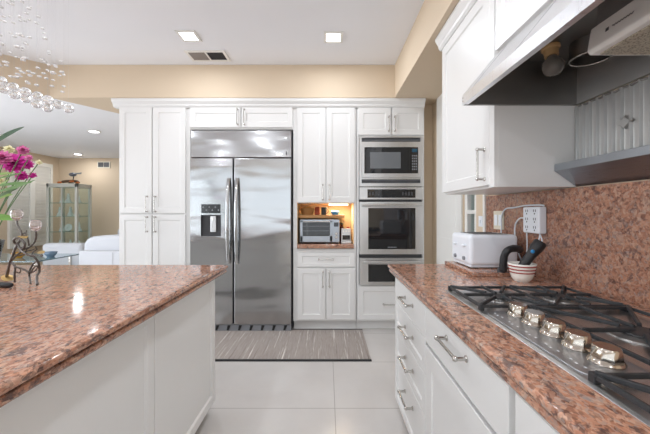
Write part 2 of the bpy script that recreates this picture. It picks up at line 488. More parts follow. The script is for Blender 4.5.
# pantry
t = thing('pantry_cabinet', 'tall white pantry cabinet with four shaker doors left of the refrigerator', 'cabinet', (XB(152), 3.55, 0))
MB().box(XB(118), XB(189.5), FACE, BACK, 0.10, ZT).build('body', PAINT, t)
MB().box(XB(118)+0.01, XB(189.5), FACE+0.06, BACK, 0.0, 0.10).build('toe_kick', PAINT, t)
door(t, 119, 151.7, 107, 213.3, 147.3, 196.5, 211.5); door(t, 152.5, 185.5, 107, 213.3, 155.6, 196.5, 211.5)
door(t, 119, 151.7, 214.6, 320, 147.3, 217, 231.5); door(t, 152.5, 185.5, 214.6, 320, 155.6, 217, 231.5)
# cabinet over the fridge
t = thing('bridge_cabinet', 'shallow white two-door cabinet bridging above the refrigerator', 'cabinet', (XB(241), 3.55, ZB(129)))
MB().box(XB(189.5)+0.001, XB(293), FACE, BACK, ZB(129), ZT).build('body', PAINT, t)
door(t, 189.8, 240.6, 107, 127.5, 237.6, 109.5, 124.5, stile=0.05, rail=0.06); door(t, 241.4, 292.5, 107, 127.5, 244.4, 109.5, 124.5, stile=0.05, rail=0.06)

# refrigerator
t = thing('refrigerator', 'built-in stainless side-by-side refrigerator with ice dispenser', 'refrigerator', (XB(241), 3.55, 0))
MB().box(XB(190.4), XB(291.8), 3.275, 3.88, 0.0, ZB(130)).build('body', DGREY, t)
MB().box(XB(191), XB(291.2), 3.245, 3.274, ZB(157.4), ZB(130.6)).build('grille_panel', FRIDGE, t, bevel=0.003)
MB().box(XB(286.0), XB(287.0), 3.2435, 3.2455, ZB(155), ZB(151.5)).build('badge', DGREY, t)
dl = MB(); fx0, fx1 = XB(191.2), XB(233.2); dz0, dz1 = ZB(323.6), ZB(158.8)
# left door with a real recess for the dispenser
rx0, rx1, rz0, rz1 = XB(202), XB(222), ZB(236), ZB(215)
dl.box(fx0, rx0, 3.225, 3.273, dz0, dz1).box(rx1, fx1, 3.225, 3.273, dz0, dz1).box(rx0, rx1, 3.225, 3.273, dz0, rz0).box(rx0, rx1, 3.225, 3.273, rz1, dz1)
DL = dl.build('door', FRIDGE, t)
dr = MB().box(XB(235), XB(291.2), 3.225, 3.273, dz0, dz1).build('door', FRIDGE, t, bevel=0.004)
def fridge_handle(px, par):
    x = XB(px); pts = []
    for k in range(15):
        s = k/14; z = ZB(263)+(ZB(178.5)-ZB(263))*s
        pts.append((x, 3.225-0.012-0.055*math.sin(PI*s)**0.6, z))
    m = MB(); rings = []
    for i, p in enumerate(pts):
        wd = 0.017
        rings.append([m.bm.verts.new((p[0]+wd*math.cos(a), p[1]+0.011*math.sin(a), p[2])) for a in [2*PI*j/12 for j in range(12)]])
    for a, b in zip(rings, rings[1:]):
        for j in range(12): m.face([a[j], a[(j+1) % 12], b[(j+1) % 12], b[j]])
    m.face(rings[0]); m.face(rings[-1])
    for z in (ZB(262), ZB(179.5)): m.box(x-0.014, x+0.014, 3.205, 3.2255, z-0.016, z+0.016)
    m.build('handle', FRIDGE, par, smooth=True)
fridge_handle(229.8, DL); fridge_handle(238.2, dr)
m = MB(); bx0, bx1, bz0, bz1 = XB(197.5), XB(226), ZB(239.5), ZB(202.5)
m.box(bx0, rx0, 3.219, 3.2248, bz0, bz1).box(rx1, bx1, 3.219, 3.2248, bz0, bz1).box(rx0, rx1, 3.219, 3.2248, bz0, rz0).box(rx0, rx1, 3.219, 3.2248, rz1, bz1)
DISP = m.build('dispenser', FRIDGE, t)
MB().box(XB(202.5), XB(221.5), 3.2165, 3.2192, ZB(213.2), ZB(204.3)).build('control_panel', BLACKG, DISP)
for k in range(6): MB().lathe([(0.008, 0), (0.008, 0.002)], (XB(204.5+3*k), 3.2165, ZB(207.2+(k % 2)*3)), 10, (0, -1, 0)).build('button', MGREY, DISP)
MB().box(rx0, rx1, 3.262, 3.272, rz0, rz1).build('recess_back', DGREY, DISP)
MB().box(XB(211), XB(216.5), 3.235, 3.262, ZB(232), ZB(216)).lathe([(0.018, 0), (0.014, 0.04)], (XB(213.8), 3.245, ZB(221)), 12, (0, 0, 1)).build('paddle', STEEL, DISP, bevel=0.004)
MB().box(XB(191.2), XB(291), 3.245, 3.30, 0.005, ZB(324.2)).build('kick_plate', MGREY, t)
for k in range(9): MB().hexa([(XB(193+k*11.3), 3.240, ZB(330)), (XB(195+k*11.3), 3.240, ZB(330)), (XB(195+k*11.3), 3.2448, ZB(330)), (XB(193+k*11.3), 3.2448, ZB(330)), (XB(194+k*11.3), 3.240, ZB(325)), (XB(197+k*11.3), 3.240, ZB(325)), (XB(197+k*11.3), 3.2448, ZB(325)), (XB(194+k*11.3), 3.2448, ZB(325))]).build('kick_vent', BLACK, t)

# wall cabinet over the niche
t = thing('wall_cabinet', 'white two-door upper cabinet above the toaster oven niche', 'cabinet', (XB(325), 3.55, ZB(203)))
MB().box(XB(293)+0.001, XB(356.5), FACE, BACK, ZB(203), ZT).build('body', PAINT, t)
door(t, 297, 325.6, 107.5, 202.5, 322.7, 185, 199.5); door(t, 326.4, 355, 107.5, 202.5, 329.4, 185, 199.5)
# niche side frame + base cabinet
t = thing('base_cabinet', 'white base cabinet with one drawer and two doors under the toaster oven', 'cabinet', (XB(325), 3.55, 0))
m = MB().box(XB(293)+0.001, XB(356.5), FACE, BACK, 0.10, ZB(249))
m.box(XB(293)+0.001, XB(297), FACE-0.005, BACK, ZB(249), ZB(203)-0.001).box(XB(354), XB(356.5), FACE-0.005, BACK, ZB(249), ZB(203)-0.001)
m.build('body', PAINT, t)
MB().box(XB(297), XB(354), 3.70, BACK, ZB(244), ZB(203)-0.001).box(XB(297), XB(297.3), FACE, 3.70, ZB(244), ZB(203)-0.001).box(XB(353.7), XB(354), FACE, 3.70, ZB(244), ZB(203)-0.001).build('niche_lining', BOARD, t)
MB().box(XB(293)+0.001, XB(356.5), FACE+0.06, BACK, 0.0, 0.10).build('toe_kick', PAINT, t)
dd = door(t, 297, 355, 252.5, 267, name='drawer', stile=0.05, rail=0.035); pull(dd, 'y-', YB, XB(325.8), ZB(259.3), 0.15, False)
door(t, 297, 325.6, 268.2, 320, 322.7, 272, 286.5); door(t, 326.4, 355, 268.2, 320, 329.4, 272, 286.5)
tag(MB().box(XB(297.2), XB(353.8), 3.232, 3.69, ZB(248.4), ZB(244.2)).build('niche_worktop', GRAN, bevel=0.006), 'narrow pink granite worktop inside the lit niche beside the refrigerator', 'worktop')
NZ = ZB(244.2)
tag(MB().box(XB(297.5), XB(345), 3.34, 3.69, ZB(218.3), ZB(215)).build('niche_shelf', WOOD, bevel=0.003), 'short wooden shelf above the toaster oven in the niche', 'shelf')
lm = thing('cabinet_light', 'warm strip light glowing under the cabinet at the top of the niche', 'light', (XB(338), 3.45, ZB(204.8)))
MB().box(XB(329), XB(349), 3.42, 3.48, ZB(205.2), ZB(203.6)).build('tube', WARMGLOW, lm)
MB().box(XB(328), XB(350), 3.41, 3.49, ZB(203.6), ZB(203.05)).build('housing', TRIMW, lm)
area('niche_strip_light', (XB(339), 3.45, ZB(206)), (0, 0, 0), 0.2, 0.05, 4.5, (1, 0.82, 0.6))

OVST = steel('blue_grey_steel', (0.40, 0.43, 0.47, 1), 0.3, 0.0, (200, 1, 1))
# toaster oven in the niche
tx0, tx1, tz0, tz1 = XB(299), XB(340), NZ+0.012, ZB(219.6)
t = thing('toaster_oven', 'steel countertop toaster oven with dark window in the niche', 'toaster oven', ((tx0+tx1)/2, 3.45, NZ))
MB().box(tx0, tx1, 3.30, 3.62, tz0, tz1).build('body', OVST, t, bevel=0.008)
dz = MB(); dx0, dx1 = tx0+0.012, XB(332.2)
dz.box(dx0, dx0+0.022, 3.285, 3.299, tz0+0.012, tz1-0.012).box(dx1-0.022, dx1, 3.285, 3.299, tz0+0.012, tz1-0.012).box(dx0, dx1, 3.285, 3.299, tz0+0.012, tz0+0.07).box(dx0, dx1, 3.285, 3.299, tz1-0.03, tz1-0.012)
D = dz.build('door', OVST, t)
MB().box(dx0+0.022, dx1-0.022, 3.292, 3.298, tz0+0.07, tz1-0.03).build('window', BLACKG, D)
MB().tube([(dx0+0.03, 3.27, tz1-0.022), (dx1-0.03, 3.27, tz1-0.022)], 0.006).box(dx0+0.03, dx0+0.04, 3.27, 3.286, tz1-0.026, tz1-0.018).box(dx1-0.04, dx1-0.03, 3.27, 3.286, tz1-0.026, tz1-0.018).build('handle', NICKEL, D)
m = MB()
for k in (0.42, 0.62): m.box(dx0+0.03, dx1-0.03, 3.2895, 3.2918, tz0+0.02+(tz1-tz0)*k, tz0+0.024+(tz1-tz0)*k)
m.build('rack', MGREY, D)
MB().box(XB(334), XB(338.6), 3.2945, 3.2995, tz1-0.075, tz1-0.03).build('display', BLACKG, t)
for k in (0.30, 0.16):
    MB().lathe([(0.015, 0), (0.015, 0.014), (0.011, 0.018)], (XB(336.3), 3.2995, tz0+(tz1-tz0)*k+0.02), 14, (0, -1, 0)).build('knob', NICKEL, t, smooth=True)
for (a, b) in ((tx0+0.03, 3.33), (tx1-0.03, 3.33), (tx0+0.03, 3.59), (tx1-0.03, 3.59)):
    MB().lathe([(0.012, 0), (0.012, 0.0125)], (a, b, NZ), 10).build('foot', BLACK, t)
# small coffee maker right of it
ax0, ax1 = XB(341.6), XB(352)
t = thing('coffee_maker', 'small chrome countertop appliance with black front beside the toaster oven', 'appliance', ((ax0+ax1)/2, 3.40, NZ))
MB().box(ax0, ax1, 3.33, 3.45, NZ, NZ+0.02).build('base', STEEL, t, bevel=0.004)
MB().box(ax0, ax1, 3.38, 3.45, NZ+0.02, ZB(229)).build('body', STEEL, t, bevel=0.006)
MB().box(ax0+0.015, ax1-0.012, 3.372, 3.3795, NZ+0.035, NZ+0.085).build('front_panel', BLACKG, t)
for k in range(3): MB().lathe([(0.009, 0), (0.009, 0.008)], (ax0+0.025+0.03*k, 3.3795, ZB(232)), 12, (0, -1, 0)).build('button', CER, t)
def jar(name, label, cat, x, y, z, r, h, mt, capm, cap=0.02):
    t_ = thing(name, label, cat, (x, y, z))
    MB().lathe([(r*0.9, 0), (r, 0.006), (r, h*0.75), (r*0.75, h*0.9), (r*0.6, h)], (x, y, z), 16).build('body', mt, t_, smooth=True)
    MB().lathe([(r*0.65, 0), (r*0.65, cap)], (x, y, z+h), 14).build('cap', capm, t_, smooth=True)
jar('spice_jar', 'red capped spice jar behind the small chrome appliance', 'jar', XB(350), 3.52, NZ, 0.024, 0.15, CER, mat('red_cap', srgb(190, 50, 40), .4))
jar('sauce_bottle', 'dark sauce bottle behind the small chrome appliance', 'bottle', XB(343), 3.52, NZ, 0.025, 0.19, mat('dark_sauce', srgb(70, 26, 18), .2), BLACK, 0.03)
SZ = ZB(215)
t = thing('bread_basket', 'tan wicker basket at the left of the niche shelf', 'basket', (XB(306), 3.46, SZ))
m = MB()
for k in range(7): m.tube([(XB(306)+(0.055+0.003*k)*math.cos(a), 3.46+(0.055+0.003*k)*math.sin(a), SZ+0.006+k*0.0105) for a in [2*PI*j/20 for j in range(21)]], 0.0062, 6)
m.lathe([(0.058, 0), (0.058, 0.008)], (XB(306), 3.46, SZ), 16); m.build('body', WOOD, t)
m = MB()
for k in range(4): m.ball((XB(306)+0.024*math.cos(k*1.6), 3.46+0.024*math.sin(k*1.6), SZ+0.072), 0.026, 0.02, 0.022)
m.build('bread', mat('bread_crust', srgb(214, 164, 100), .7), t, smooth='all')
m = MB().hexa([(XB(313.8), 3.40, SZ), (XB(319.5), 3.40, SZ), (XB(319.5), 3.52, SZ), (XB(313.8), 3.52, SZ), (XB(314), 3.43, ZB(207)), (XB(319), 3.43, ZB(206.3)), (XB(319), 3.49, ZB(206.3)), (XB(314), 3.49, ZB(207))])
tag(m.build('snack_bag', mat('red_brown_bag', srgb(150, 62, 36), .45), bevel=0.012), 'red brown snack packet standing on the niche shelf', 'packet')
t = thing('mug', 'black mug standing on the niche shelf', 'mug', (XB(323.8), 3.40, SZ))
MB().lathe([(0.026, 0), (0.030, 0.004), (0.030, 0.082), (0.027, 0.082), (0.027, 0.01), (0.0, 0.01)], (XB(323.8), 3.40, SZ), 18, cap=False).build('body', BLACK, t, smooth=True)
MB().tube([(XB(323.8)+0.028+0.02*math.sin(a), 3.40, SZ+0.042-0.026*math.cos(a)) for a in [PI*j/8 for j in range(9)]], 0.004).build('handle', BLACK, t, smooth='all')
tag(MB().lathe([(0.03, 0), (0.045, 0.02), (0.05, 0.035), (0.03, 0.045)], (XB(335.5), 3.42, SZ), 18).build('blue_bowl', BLUE, smooth=True), 'small blue bowl at the right of the niche shelf', 'bowl')

# oven column
t = thing('oven_cabinet', 'tall white oven housing with two small top doors and bottom drawer', 'cabinet', (XB(391), 3.55, 0))
ox0, ox1 = XB(357), XB(424.7)
m = MB().box(ox0, ox1, FACE, BACK, ZB(136), ZT).box(ox0, ox1, FACE, BACK, 0.10, ZB(285)).box(ox0, XB(359), FACE, BACK, ZB(285), ZB(136)).box(XB(423), ox1, FACE, BACK, ZB(285), ZB(136))
m.box(ox0, ox1, 3.80, BACK, ZB(285), ZB(136)); m.build('body', PAINT, t)
MB().box(ox0, ox1, FACE+0.06, BACK, 0.0, 0.10).build('toe_kick', PAINT, t)
door(t, 358, 391, 107.5, 135, 388.7, 117, 131); door(t, 392, 424, 107.5, 135, 394.8, 117, 131)
dd = door(t, 358, 424, 286, 320, name='drawer', stile=0.055); pull(dd, 'y-', YB, XB(391), ZB(304), 0.16, False)
# microwave
def rbox(x0, x1, y0, y1, ya, yb): return MB().box(XB(x0), XB(x1), ya, yb, ZB(y1), ZB(y0))
t = thing('microwave', 'built-in microwave in a stainless trim frame above the oven', 'microwave', (XB(391), 3.55, ZB(186.5)))
rbox(359.6, 422.4, 136.6, 186.5, 3.272, 3.75).build('body', DGREY, t)
m = MB()
for (a, b, c_, e) in ((359.4, 361.6, 136.6, 186.5), (420.4, 422.6, 136.6, 186.5), (361.6, 420.4, 136.6, 137.8), (361.6, 420.4, 141.8, 144), (361.6, 420.4, 177.8, 179.4), (361.6, 420.4, 183.2, 186.5)):
    m.box(XB(a), XB(b), 3.245, 3.2715, ZB(e), ZB(c_))
m.build('trim_frame', STEEL, t)
for (a, b) in ((137.9, 141.7), (179.5, 183.1)):
    m = MB().box(XB(361.6), XB(420.4), 3.262, 3.2715, ZB(b), ZB(a))
    v_ = m.build('vent', BLACK, t)
    m = MB()
    for k in range(2):
        zz = ZB(b)+(ZB(a)-ZB(b))*(k+0.75)/2.5
        m.box(XB(361.6), XB(420.4), 3.254, 3.2615, zz-0.0022, zz+0.0022)
    m.build('slats', MGREY, v_)
m = MB(); m.box(XB(361.8), XB(364.2), 3.236, 3.27, ZB(177.6), ZB(144.2)); m.box(XB(417.8), XB(420.2), 3.236, 3.27, ZB(177.6), ZB(144.2)); m.box(XB(364.2), XB(417.8), 3.236, 3.27, ZB(177.6), ZB(173.6)); m.box(XB(364.2), XB(417.8), 3.236, 3.27, ZB(147.4), ZB(144.2))
m.build('front_frame', STEEL, t)
DW = rbox(364.3, 410.5, 147.5, 173.5, 3.240, 3.271).build('door', BLACKG, t)
rbox(370, 400.5, 152.3, 168.6, 3.2385, 3.2402).build('window', mat('mesh_window', (0.16, 0.17, 0.18, 1), 0.12), DW)
cp = rbox(410.9, 417.7, 147.5, 173.5, 3.240, 3.271).build('control_panel', BLACKG, t)
m = MB()
for r_ in range(6):
    for c_ in range(3): m.box(XB(411.8+c_*1.9), XB(413+c_*1.9), 3.2388, 3.2402, ZB(156.6+r_*2.7), ZB(155.2+r_*2.7))
m.build('keypad', MGREY, cp)
rbox(411.7, 417, 149, 152.3, 3.2388, 3.2402).build('display', mat('blue_display', (0.02, 0.08, 0.13, 1), 0.1), cp)
# wall oven
def oven_handle(par, y, x0, x1):
    z = ZB(y); m = MB().tube([(XB(x0), 3.175, z), (XB(x1), 3.175, z)], 0.013, 12)
    for q in (x0+2.5, x1-2.5): m.box(XB(q)-0.012, XB(q)+0.012, 3.175, 3.2305, z-0.009, z+0.009)
    m.build('handle', STEEL, par, smooth=True)
t = thing('wall_oven', 'stainless built-in wall oven with dark glass door below the microwave', 'oven', (XB(391), 3.55, ZB(257)))
rbox(359.6, 422.4, 186.8, 257.2, 3.272, 3.75).build('body', DGREY, t)
cp = rbox(359.4, 422.6, 187.2, 199.6, 3.24, 3.2715).build('control_panel', STEEL, t, bevel=0.003)
dp = rbox(367.3, 415.2, 189.4, 197.8, 3.2375, 3.2402).build('display', BLACKG, cp)
for q in list(range(369, 381, 3))+list(range(402, 414, 3)): MB().box(XB(q), XB(q+1.4), 3.2365, 3.2377, ZB(195.5), ZB(192)).build('key', DGREY, cp)
m = MB(); m.box(XB(359.4), XB(368), 3.23, 3.2715, ZB(254), ZB(202)).box(XB(415), XB(422.6), 3.23, 3.2715, ZB(254), ZB(202)).box(XB(368), XB(415), 3.23, 3.2715, ZB(254), ZB(249)).box(XB(368), XB(415), 3.23, 3.2715, ZB(208), ZB(202))
D = m.build('door', STEEL, t)
rbox(368, 415, 208, 249, 3.235, 3.271).build('window', BLACKG, D)
m = MB()
for k in range(6): m.box(XB(387.5+k*1.5), XB(388.6+k*1.5), 3.2342, 3.2352, ZB(247.6), ZB(246.6))
m.build('badge', MGREY, D)
oven_handle(D, 205.3, 361.5, 420.5)
t = thing('warming_drawer', 'stainless warming drawer with black glass front under the wall oven', 'warming drawer', (XB(391), 3.55, ZB(284.5)))
rbox(359.6, 422.4, 257.4, 284.8, 3.272, 3.75).build('body', DGREY, t)
m = MB(); m.box(XB(359.4), XB(368), 3.23, 3.2715, ZB(284.6), ZB(257.8)).box(XB(415), XB(422.6), 3.23, 3.2715, ZB(284.6), ZB(257.8)).box(XB(368), XB(415), 3.23, 3.2715, ZB(284.6), ZB(281.4)).box(XB(368), XB(415), 3.23, 3.2715, ZB(264), ZB(257.8))
D = m.build('front', STEEL, t)
rbox(368, 415, 264, 281.4, 3.235, 3.271).build('window', BLACKG, D)
oven_handle(D, 261, 361.5, 420.5)

# rug
t = thing('floor_rug', 'grey striped woven rug with black end binding before the refrigerator', 'rug', (-0.42, 2.93, 0))
MB().box(-1.22, 0.372, 2.615, 3.27, 0.0, 0.008).build('weave', RUG, t)
MB().box(-1.22, 0.374, 2.592, 2.6145, 0, 0.010).box(-1.22, 0.374, 3.2705, 3.285, 0, 0.010).build('binding', BLACK, t)

# ------------------------------------------------------------------ island
ZW = 0.91
def edge_profile(z, t1=0.026, t2=0.024):
    """(inset from the outermost line, z) of the double ogee worktop edge, top to bottom"""
    pr = [(0.018, z), (0.010, z-0.002)]
    for k in range(7):
        a = PI/2-PI*k/6; pr.append((0.011-0.011*math.cos(a), z-0.014+0.012*math.sin(a)))
    pr += [(0.020, z-t1-0.001), (0.020, z-t1-0.004)]
    for k in range(6):
        a = PI/2-PI*k/5; pr.append((0.018-0.010*math.cos(a), z-t1-t2/2-0.003+t2/2*math.sin(a)))
    pr += [(0.04, z-t1-t2-0.003)]
    return pr
def worktop(name, x0, x1, y0, y1, z, label, cat='worktop'):
    m = MB(); rings = []
    for ins, zz in edge_profile(z):
        rings.append([m.bm.verts.new(p) for p in ((x0+ins, y0+ins, zz), (x1-ins, y0+ins, zz), (x1-ins, y1-ins, zz), (x0+ins, y1-ins, zz))])
    m.face(rings[0])
    for a, b in zip(rings, rings[1:]):
        for i in range(4): m.face([a[i], a[(i+1) % 4], b[(i+1) % 4], b[i]])
    m.face(rings[-1][::-1])
    o = m.build(name, GRAN, smooth=True, org=(0, 0, 0))
    for p_ in o.data.polygons:
        if abs(p_.normal.z) > 0.999: p_.use_smooth = False
    return tag(o, label, cat)
WB = ZW-0.053
worktop('island_worktop', -2.75, -0.640, -0.55, 2.01, ZW, 'polished pink brown granite slab topping the kitchen island')
t = thing('kitchen_island', 'white panelled kitchen island base under the large granite slab', 'kitchen island', (-1.6, 0.8, 0))
MB().box(-2.40, -0.72, -0.40, 1.94, 0.075, WB).build('body', PAINT, t)
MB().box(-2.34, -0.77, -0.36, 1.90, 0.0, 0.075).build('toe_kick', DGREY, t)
for (y0, y1) in ((1.262, 1.94), (0.56, 1.258), (-0.38, 0.556)):
    shaker('side_panel', t, 'x+', -0.72, y0, y1, 0.075, WB, stile=0.05, th=0.02, rec=0.010)

# ------------------------------------------------------------------ right-hand run
worktop('counter_worktop', 0.398, 1.16, -0.60, 2.04, ZW, 'polished pink granite counter carrying the cooktop and toaster')
XBF = 0.435   # door faces of the base units
def unit(name, label, y0, y1):
    t_ = thing(name, label, 'cabinet', (0.80, (y0+y1)/2, 0))
    MB().box(XBF+0.02, 1.155, y0+0.0005, y1-0.0005, 0.065, WB).build('body', PAINT, t_)
    MB().box(XBF+0.07, 1.155, y0+0.0005, y1-0.0005, 0.0, 0.065).build('toe_kick', PAINT, t_)
    return t_
def front(t_, name, y0, y1, z0, z1, slab=False, stile=0.055, rail=None):
    return shaker(name, t_, 'x-', XBF+0.02, y0+0.002, y1-0.002, z0+0.0015, z1-0.0015, stile, rail, slab=slab)
t = unit('drawer_cabinet', 'white four-drawer base cabinet at the far end of the counter', 1.374, 1.98)
for i, (z0, z1) in enumerate(((0.69, 0.835), (0.525, 0.69), (0.34, 0.525), (0.068, 0.34))):
    dd = front(t, 'drawer', 1.374, 1.98, z0, z1, slab=(i == 0), stile=0.05, rail=0.04)
    pull(dd, 'x-', XBF, 1.645, (0.775, 0.612, 0.443, 0.255)[i], 0.15, False, r=0.006, out=0.036)
t = unit('cooktop_cabinet', 'white base cabinet under the cooktop with one wide drawer over a door', 0.742, 1.374)
dd = front(t, 'drawer', 0.742, 1.374, 0.678, 0.835, slab=True)
pull(dd, 'x-', XBF, 1.046, 0.792, 0.16, False, r=0.006, out=0.036)
dd = front(t, 'door', 0.742, 1.374, 0.068, 0.664, stile=0.075)
MB().box(XBF+0.0195, XBF+0.0205, 0.75, 1.37, 0.6645, 0.6775).build('gap_shade', DGREY, t)  # dark strip colours in the shade of the gap below the drawer
t = unit('door_cabinet', 'white base cabinet nearest the camera under the near end of the cooktop', 0.10, 0.742)
front(t, 'door', 0.10, 0.72, 0.068, 0.835, stile=0.075)
t = unit('door_cabinet', 'white base cabinet at the near counter end past the cooktop', -0.55, 0.10)
front(t, 'door', -0.55, 0.10, 0.068, 0.835, stile=0.075)

# granite splash on the right wall
tag(MB().box(XW, 1.1595, 0.25, 2.22, ZW+0.0005, 1.362).build('backsplash', GRANW, org=(0, 0, 0)), 'speckled pink granite backsplash on the wall behind cooktop and toaster', 'backsplash')

# cooktop
CX0, CX1, CY0, CY1 = 0.508, 1.035, 0.30, 1.342
t = thing('gas_cooktop', 'stainless gas cooktop with black iron grates and five front knobs', 'cooktop', ((CX0+CX1)/2, (CY0+CY1)/2, ZW))
MB().hexa([(CX0, CY0, ZW), (CX1, CY0, ZW), (CX1, CY1, ZW), (CX0, CY1, ZW), (CX0+0.012, CY0+0.012, ZW+0.004), (CX1-0.012, CY0+0.012, ZW+0.004), (CX1-0.012, CY1-0.012, ZW+0.004), (CX0+0.012, CY1-0.012, ZW+0.004)]).build('tray', STEEL, t, bevel=0.003)
CZ = ZW+0.004
pts = []
px0, px1, py0, py1, rr_ = 0.528, 0.672, 0.625, 1.045, 0.035
for (cx, cy, a0) in ((px1-rr_, py1-rr_, 0), (px0+rr_, py1-rr_, 1), (px0+rr_, py0+rr_, 2), (px1-rr_, py0+rr_, 3)):
    for k in range(5): a = (a0+k/4)*PI/2; pts.append((cx+rr_*math.cos(a), cy+rr_*math.sin(a)))
panel = MB().prism(pts, CZ, CZ+0.003).build('control_panel', mat('grey_panel_steel', (0.52, 0.53, 0.55, 1), 0.3, 0.9), t, bevel=0.002)
m = MB()
for k in range(5):
    for s in (-1, 0, 1): m.box(0.548+abs(s)*0.004, 0.552+abs(s)*0.004, 1.0-0.079*k+s*0.02-0.003, 1.0-0.079*k+s*0.02+0.003, CZ+0.003, CZ+0.0034)
m.build('dial_marks', WHITEP, panel)
PZ = CZ+0.003
for k in range(5):
    y = 1.0-0.079*k; x = 0.617
    K = MB(); 
    K.lathe([(0.032, 0), (0.034, 0.004), (0.031, 0.009), (0.028, 0.012)], (x, y, PZ), 24)
    # faceted grip with a flat top
    n8 = [(0.028*math.cos(a), 0.033*math.sin(a)) for a in [PI/8+PI/4*j for j in range(8)]]
    A = [K.bm.verts.new((x+p[0], y+p[1], PZ+0.009)) for p in n8]; B = [K.bm.verts.new((x+p[0]*0.92, y+p[1]*0.92, PZ+0.034)) for p in n8]; T = [K.bm.verts.new((x+p[0]*0.84, y+p[1]*0.84, PZ+0.037)) for p in n8]
    for a_, b_ in ((A, B), (B, T)):
        for j in range(8): K.face([a_[j], a_[(j+1) % 8], b_[(j+1) % 8], b_[j]])
    K.face(T); K.face(A[::-1])
    K.build('knob', KNOBM, t, smooth=True)
def burner(x, y, r):
    m = MB().lathe([(r*1.5, 0), (r*1.45, 0.004), (r*1.1, 0.006), (r*1.05, 0.008), (r*0.9, 0.009)], (x, y, CZ), 28)
    b = m.build('burner', mat('burner_ring', (0.30, 0.29, 0.28, 1), 0.35, 0.8), t, smooth=True)
    MB().lathe([(r*0.95, 0.009), (r, 0.011), (r*0.97, 0.014), (r*0.8, 0.016)], (x, y, CZ), 28).build('burner_cap', IRON, b, smooth=True)
for (x, y, r) in ((0.66, 1.19, 0.034), (0.90, 1.19, 0.042), (0.85, 0.835, 0.052), (0.66, 0.455, 0.040), (0.90, 0.455, 0.036)): burner(x, y, r)
def grate(x0, x1, y0, y1, centers, feet=True):
    m = MB(); w = 0.0058; z0, z1 = CZ+0.009, CZ+0.019
    def bar(ax, ay, bx, by, za=z0, zb=z1):
        d_ = Vector((bx-ax, by-ay, 0)); n_ = Vector((-d_.y, d_.x, 0)).normalized()*w
        m.hexa([(ax+n_.x, ay+n_.y, za), (bx+n_.x, by+n_.y, za), (bx-n_.x, by-n_.y, za), (ax-n_.x, ay-n_.y, za)] +
               [(ax+n_.x*.7, ay+n_.y*.7, zb), (bx+n_.x*.7, by+n_.y*.7, zb), (bx-n_.x*.7, by-n_.y*.7, zb), (ax-n_.x*.7, ay-n_.y*.7, zb)])
    bar(x0, y0, x1, y0); bar(x0, y1, x1, y1); bar(x0, y0, x0, y1); bar(x1, y0, x1, y1)
    if len(centers) == 2:
        xm = (centers[0][0]+centers[1][0])/2; bar(xm, y0, xm, y1)
    for (cx, cy) in centers:
        xa = x0 if cx < (x0+x1)/2 or len(centers) == 1 else (x0+x1)/2+0.01
        xb = x1 if cx > (x0+x1)/2 or len(centers) == 1 else (x0+x1)/2-0.01
        g = 0.022
        bar(xa, cy, cx-g, cy, z0+0.004, z1+0.005); bar(xb, cy, cx+g, cy, z0+0.004, z1+0.005)
        bar(cx, y0, cx, cy-g, z0+0.004, z1+0.005); bar(cx, y1, cx, cy+g, z0+0.004, z1+0.005)
        for (sx, sy) in ((xa, y0), (xb, y0), (xa, y1), (xb, y1)):
            d_ = Vector((cx-sx, cy-sy)); q = d_.normalized()*(d_.length-0.045); bar(sx, sy, sx+q.x, sy+q.y, z0+0.004, z1+0.006)
    for (fx, fy) in ((x0, y0), (x1, y0), (x0, y1), (x1, y1)):
        m.box(fx-0.008, fx+0.008, fy-0.008, fy+0.008, CZ, z1+0.001)
    m.build('grate', IRON, t, bevel=0.0022)
grate(0.527, 1.012, 1.060, 1.325, ((0.66, 1.19), (0.90, 1.19)))
grate(0.690, 1.012, 0.628, 1.042, ((0.85, 0.835),))
grate(0.527, 1.012, 0.325, 0.610, ((0.66, 0.455), (0.90, 0.455)))

# ------------------------------------------------------------------ right wall cabinets and hood
UZ0 = 1.366
t = thing('wall_cabinet', 'white single-door wall cabinet on the right above the toaster', 'cabinet', (0.96, 1.76, UZ0))
MB().box(XF+0.02, 1.155, UY0, UY1, UZ0, ZT).build('body', PAINT, t, bevel=0.002)
dd = shaker('door', t, 'x-', XF+0.02, UY0+0.045, UY1-0.003, UZ0+0.012, 2.34, 0.06)
pull(dd, 'x-', XF, UY0+0.085, UZ0+0.118, 0.145, True, r=0.0058, out=0.036)
MB().box(XF+0.001, XF+0.02, UY0, UY0+0.043, UZ0, 2.34).build('stile', PAINT, t)
HZ = 1.97
t = thing('hood_cabinet', 'white cabinet with shaker doors above the steel range hood', 'cabinet', (0.96, 0.87, HZ))
MB().box(XF+0.02, 1.155, 0.30, UY0-0.001, HZ+0.001, ZT).build('body', PAINT, t)
shaker('door', t, 'x-', XF+0.02, 0.868, UY0-0.012, HZ+0.02, 2.34, 0.055); shaker('door', t, 'x-', XF+0.02, 0.305, 0.865, HZ+0.02, 2.34, 0.055)
# hood
HX, HB, HT = 0.624, 1.742, 1.785
HY0, HY1 = 0.30, UY0-0.002
t = thing('range_hood', 'large stainless range hood with slanted front panel over the cooktop', 'range hood', (0.9, 0.87, HB))
th = 0.006
m = MB()
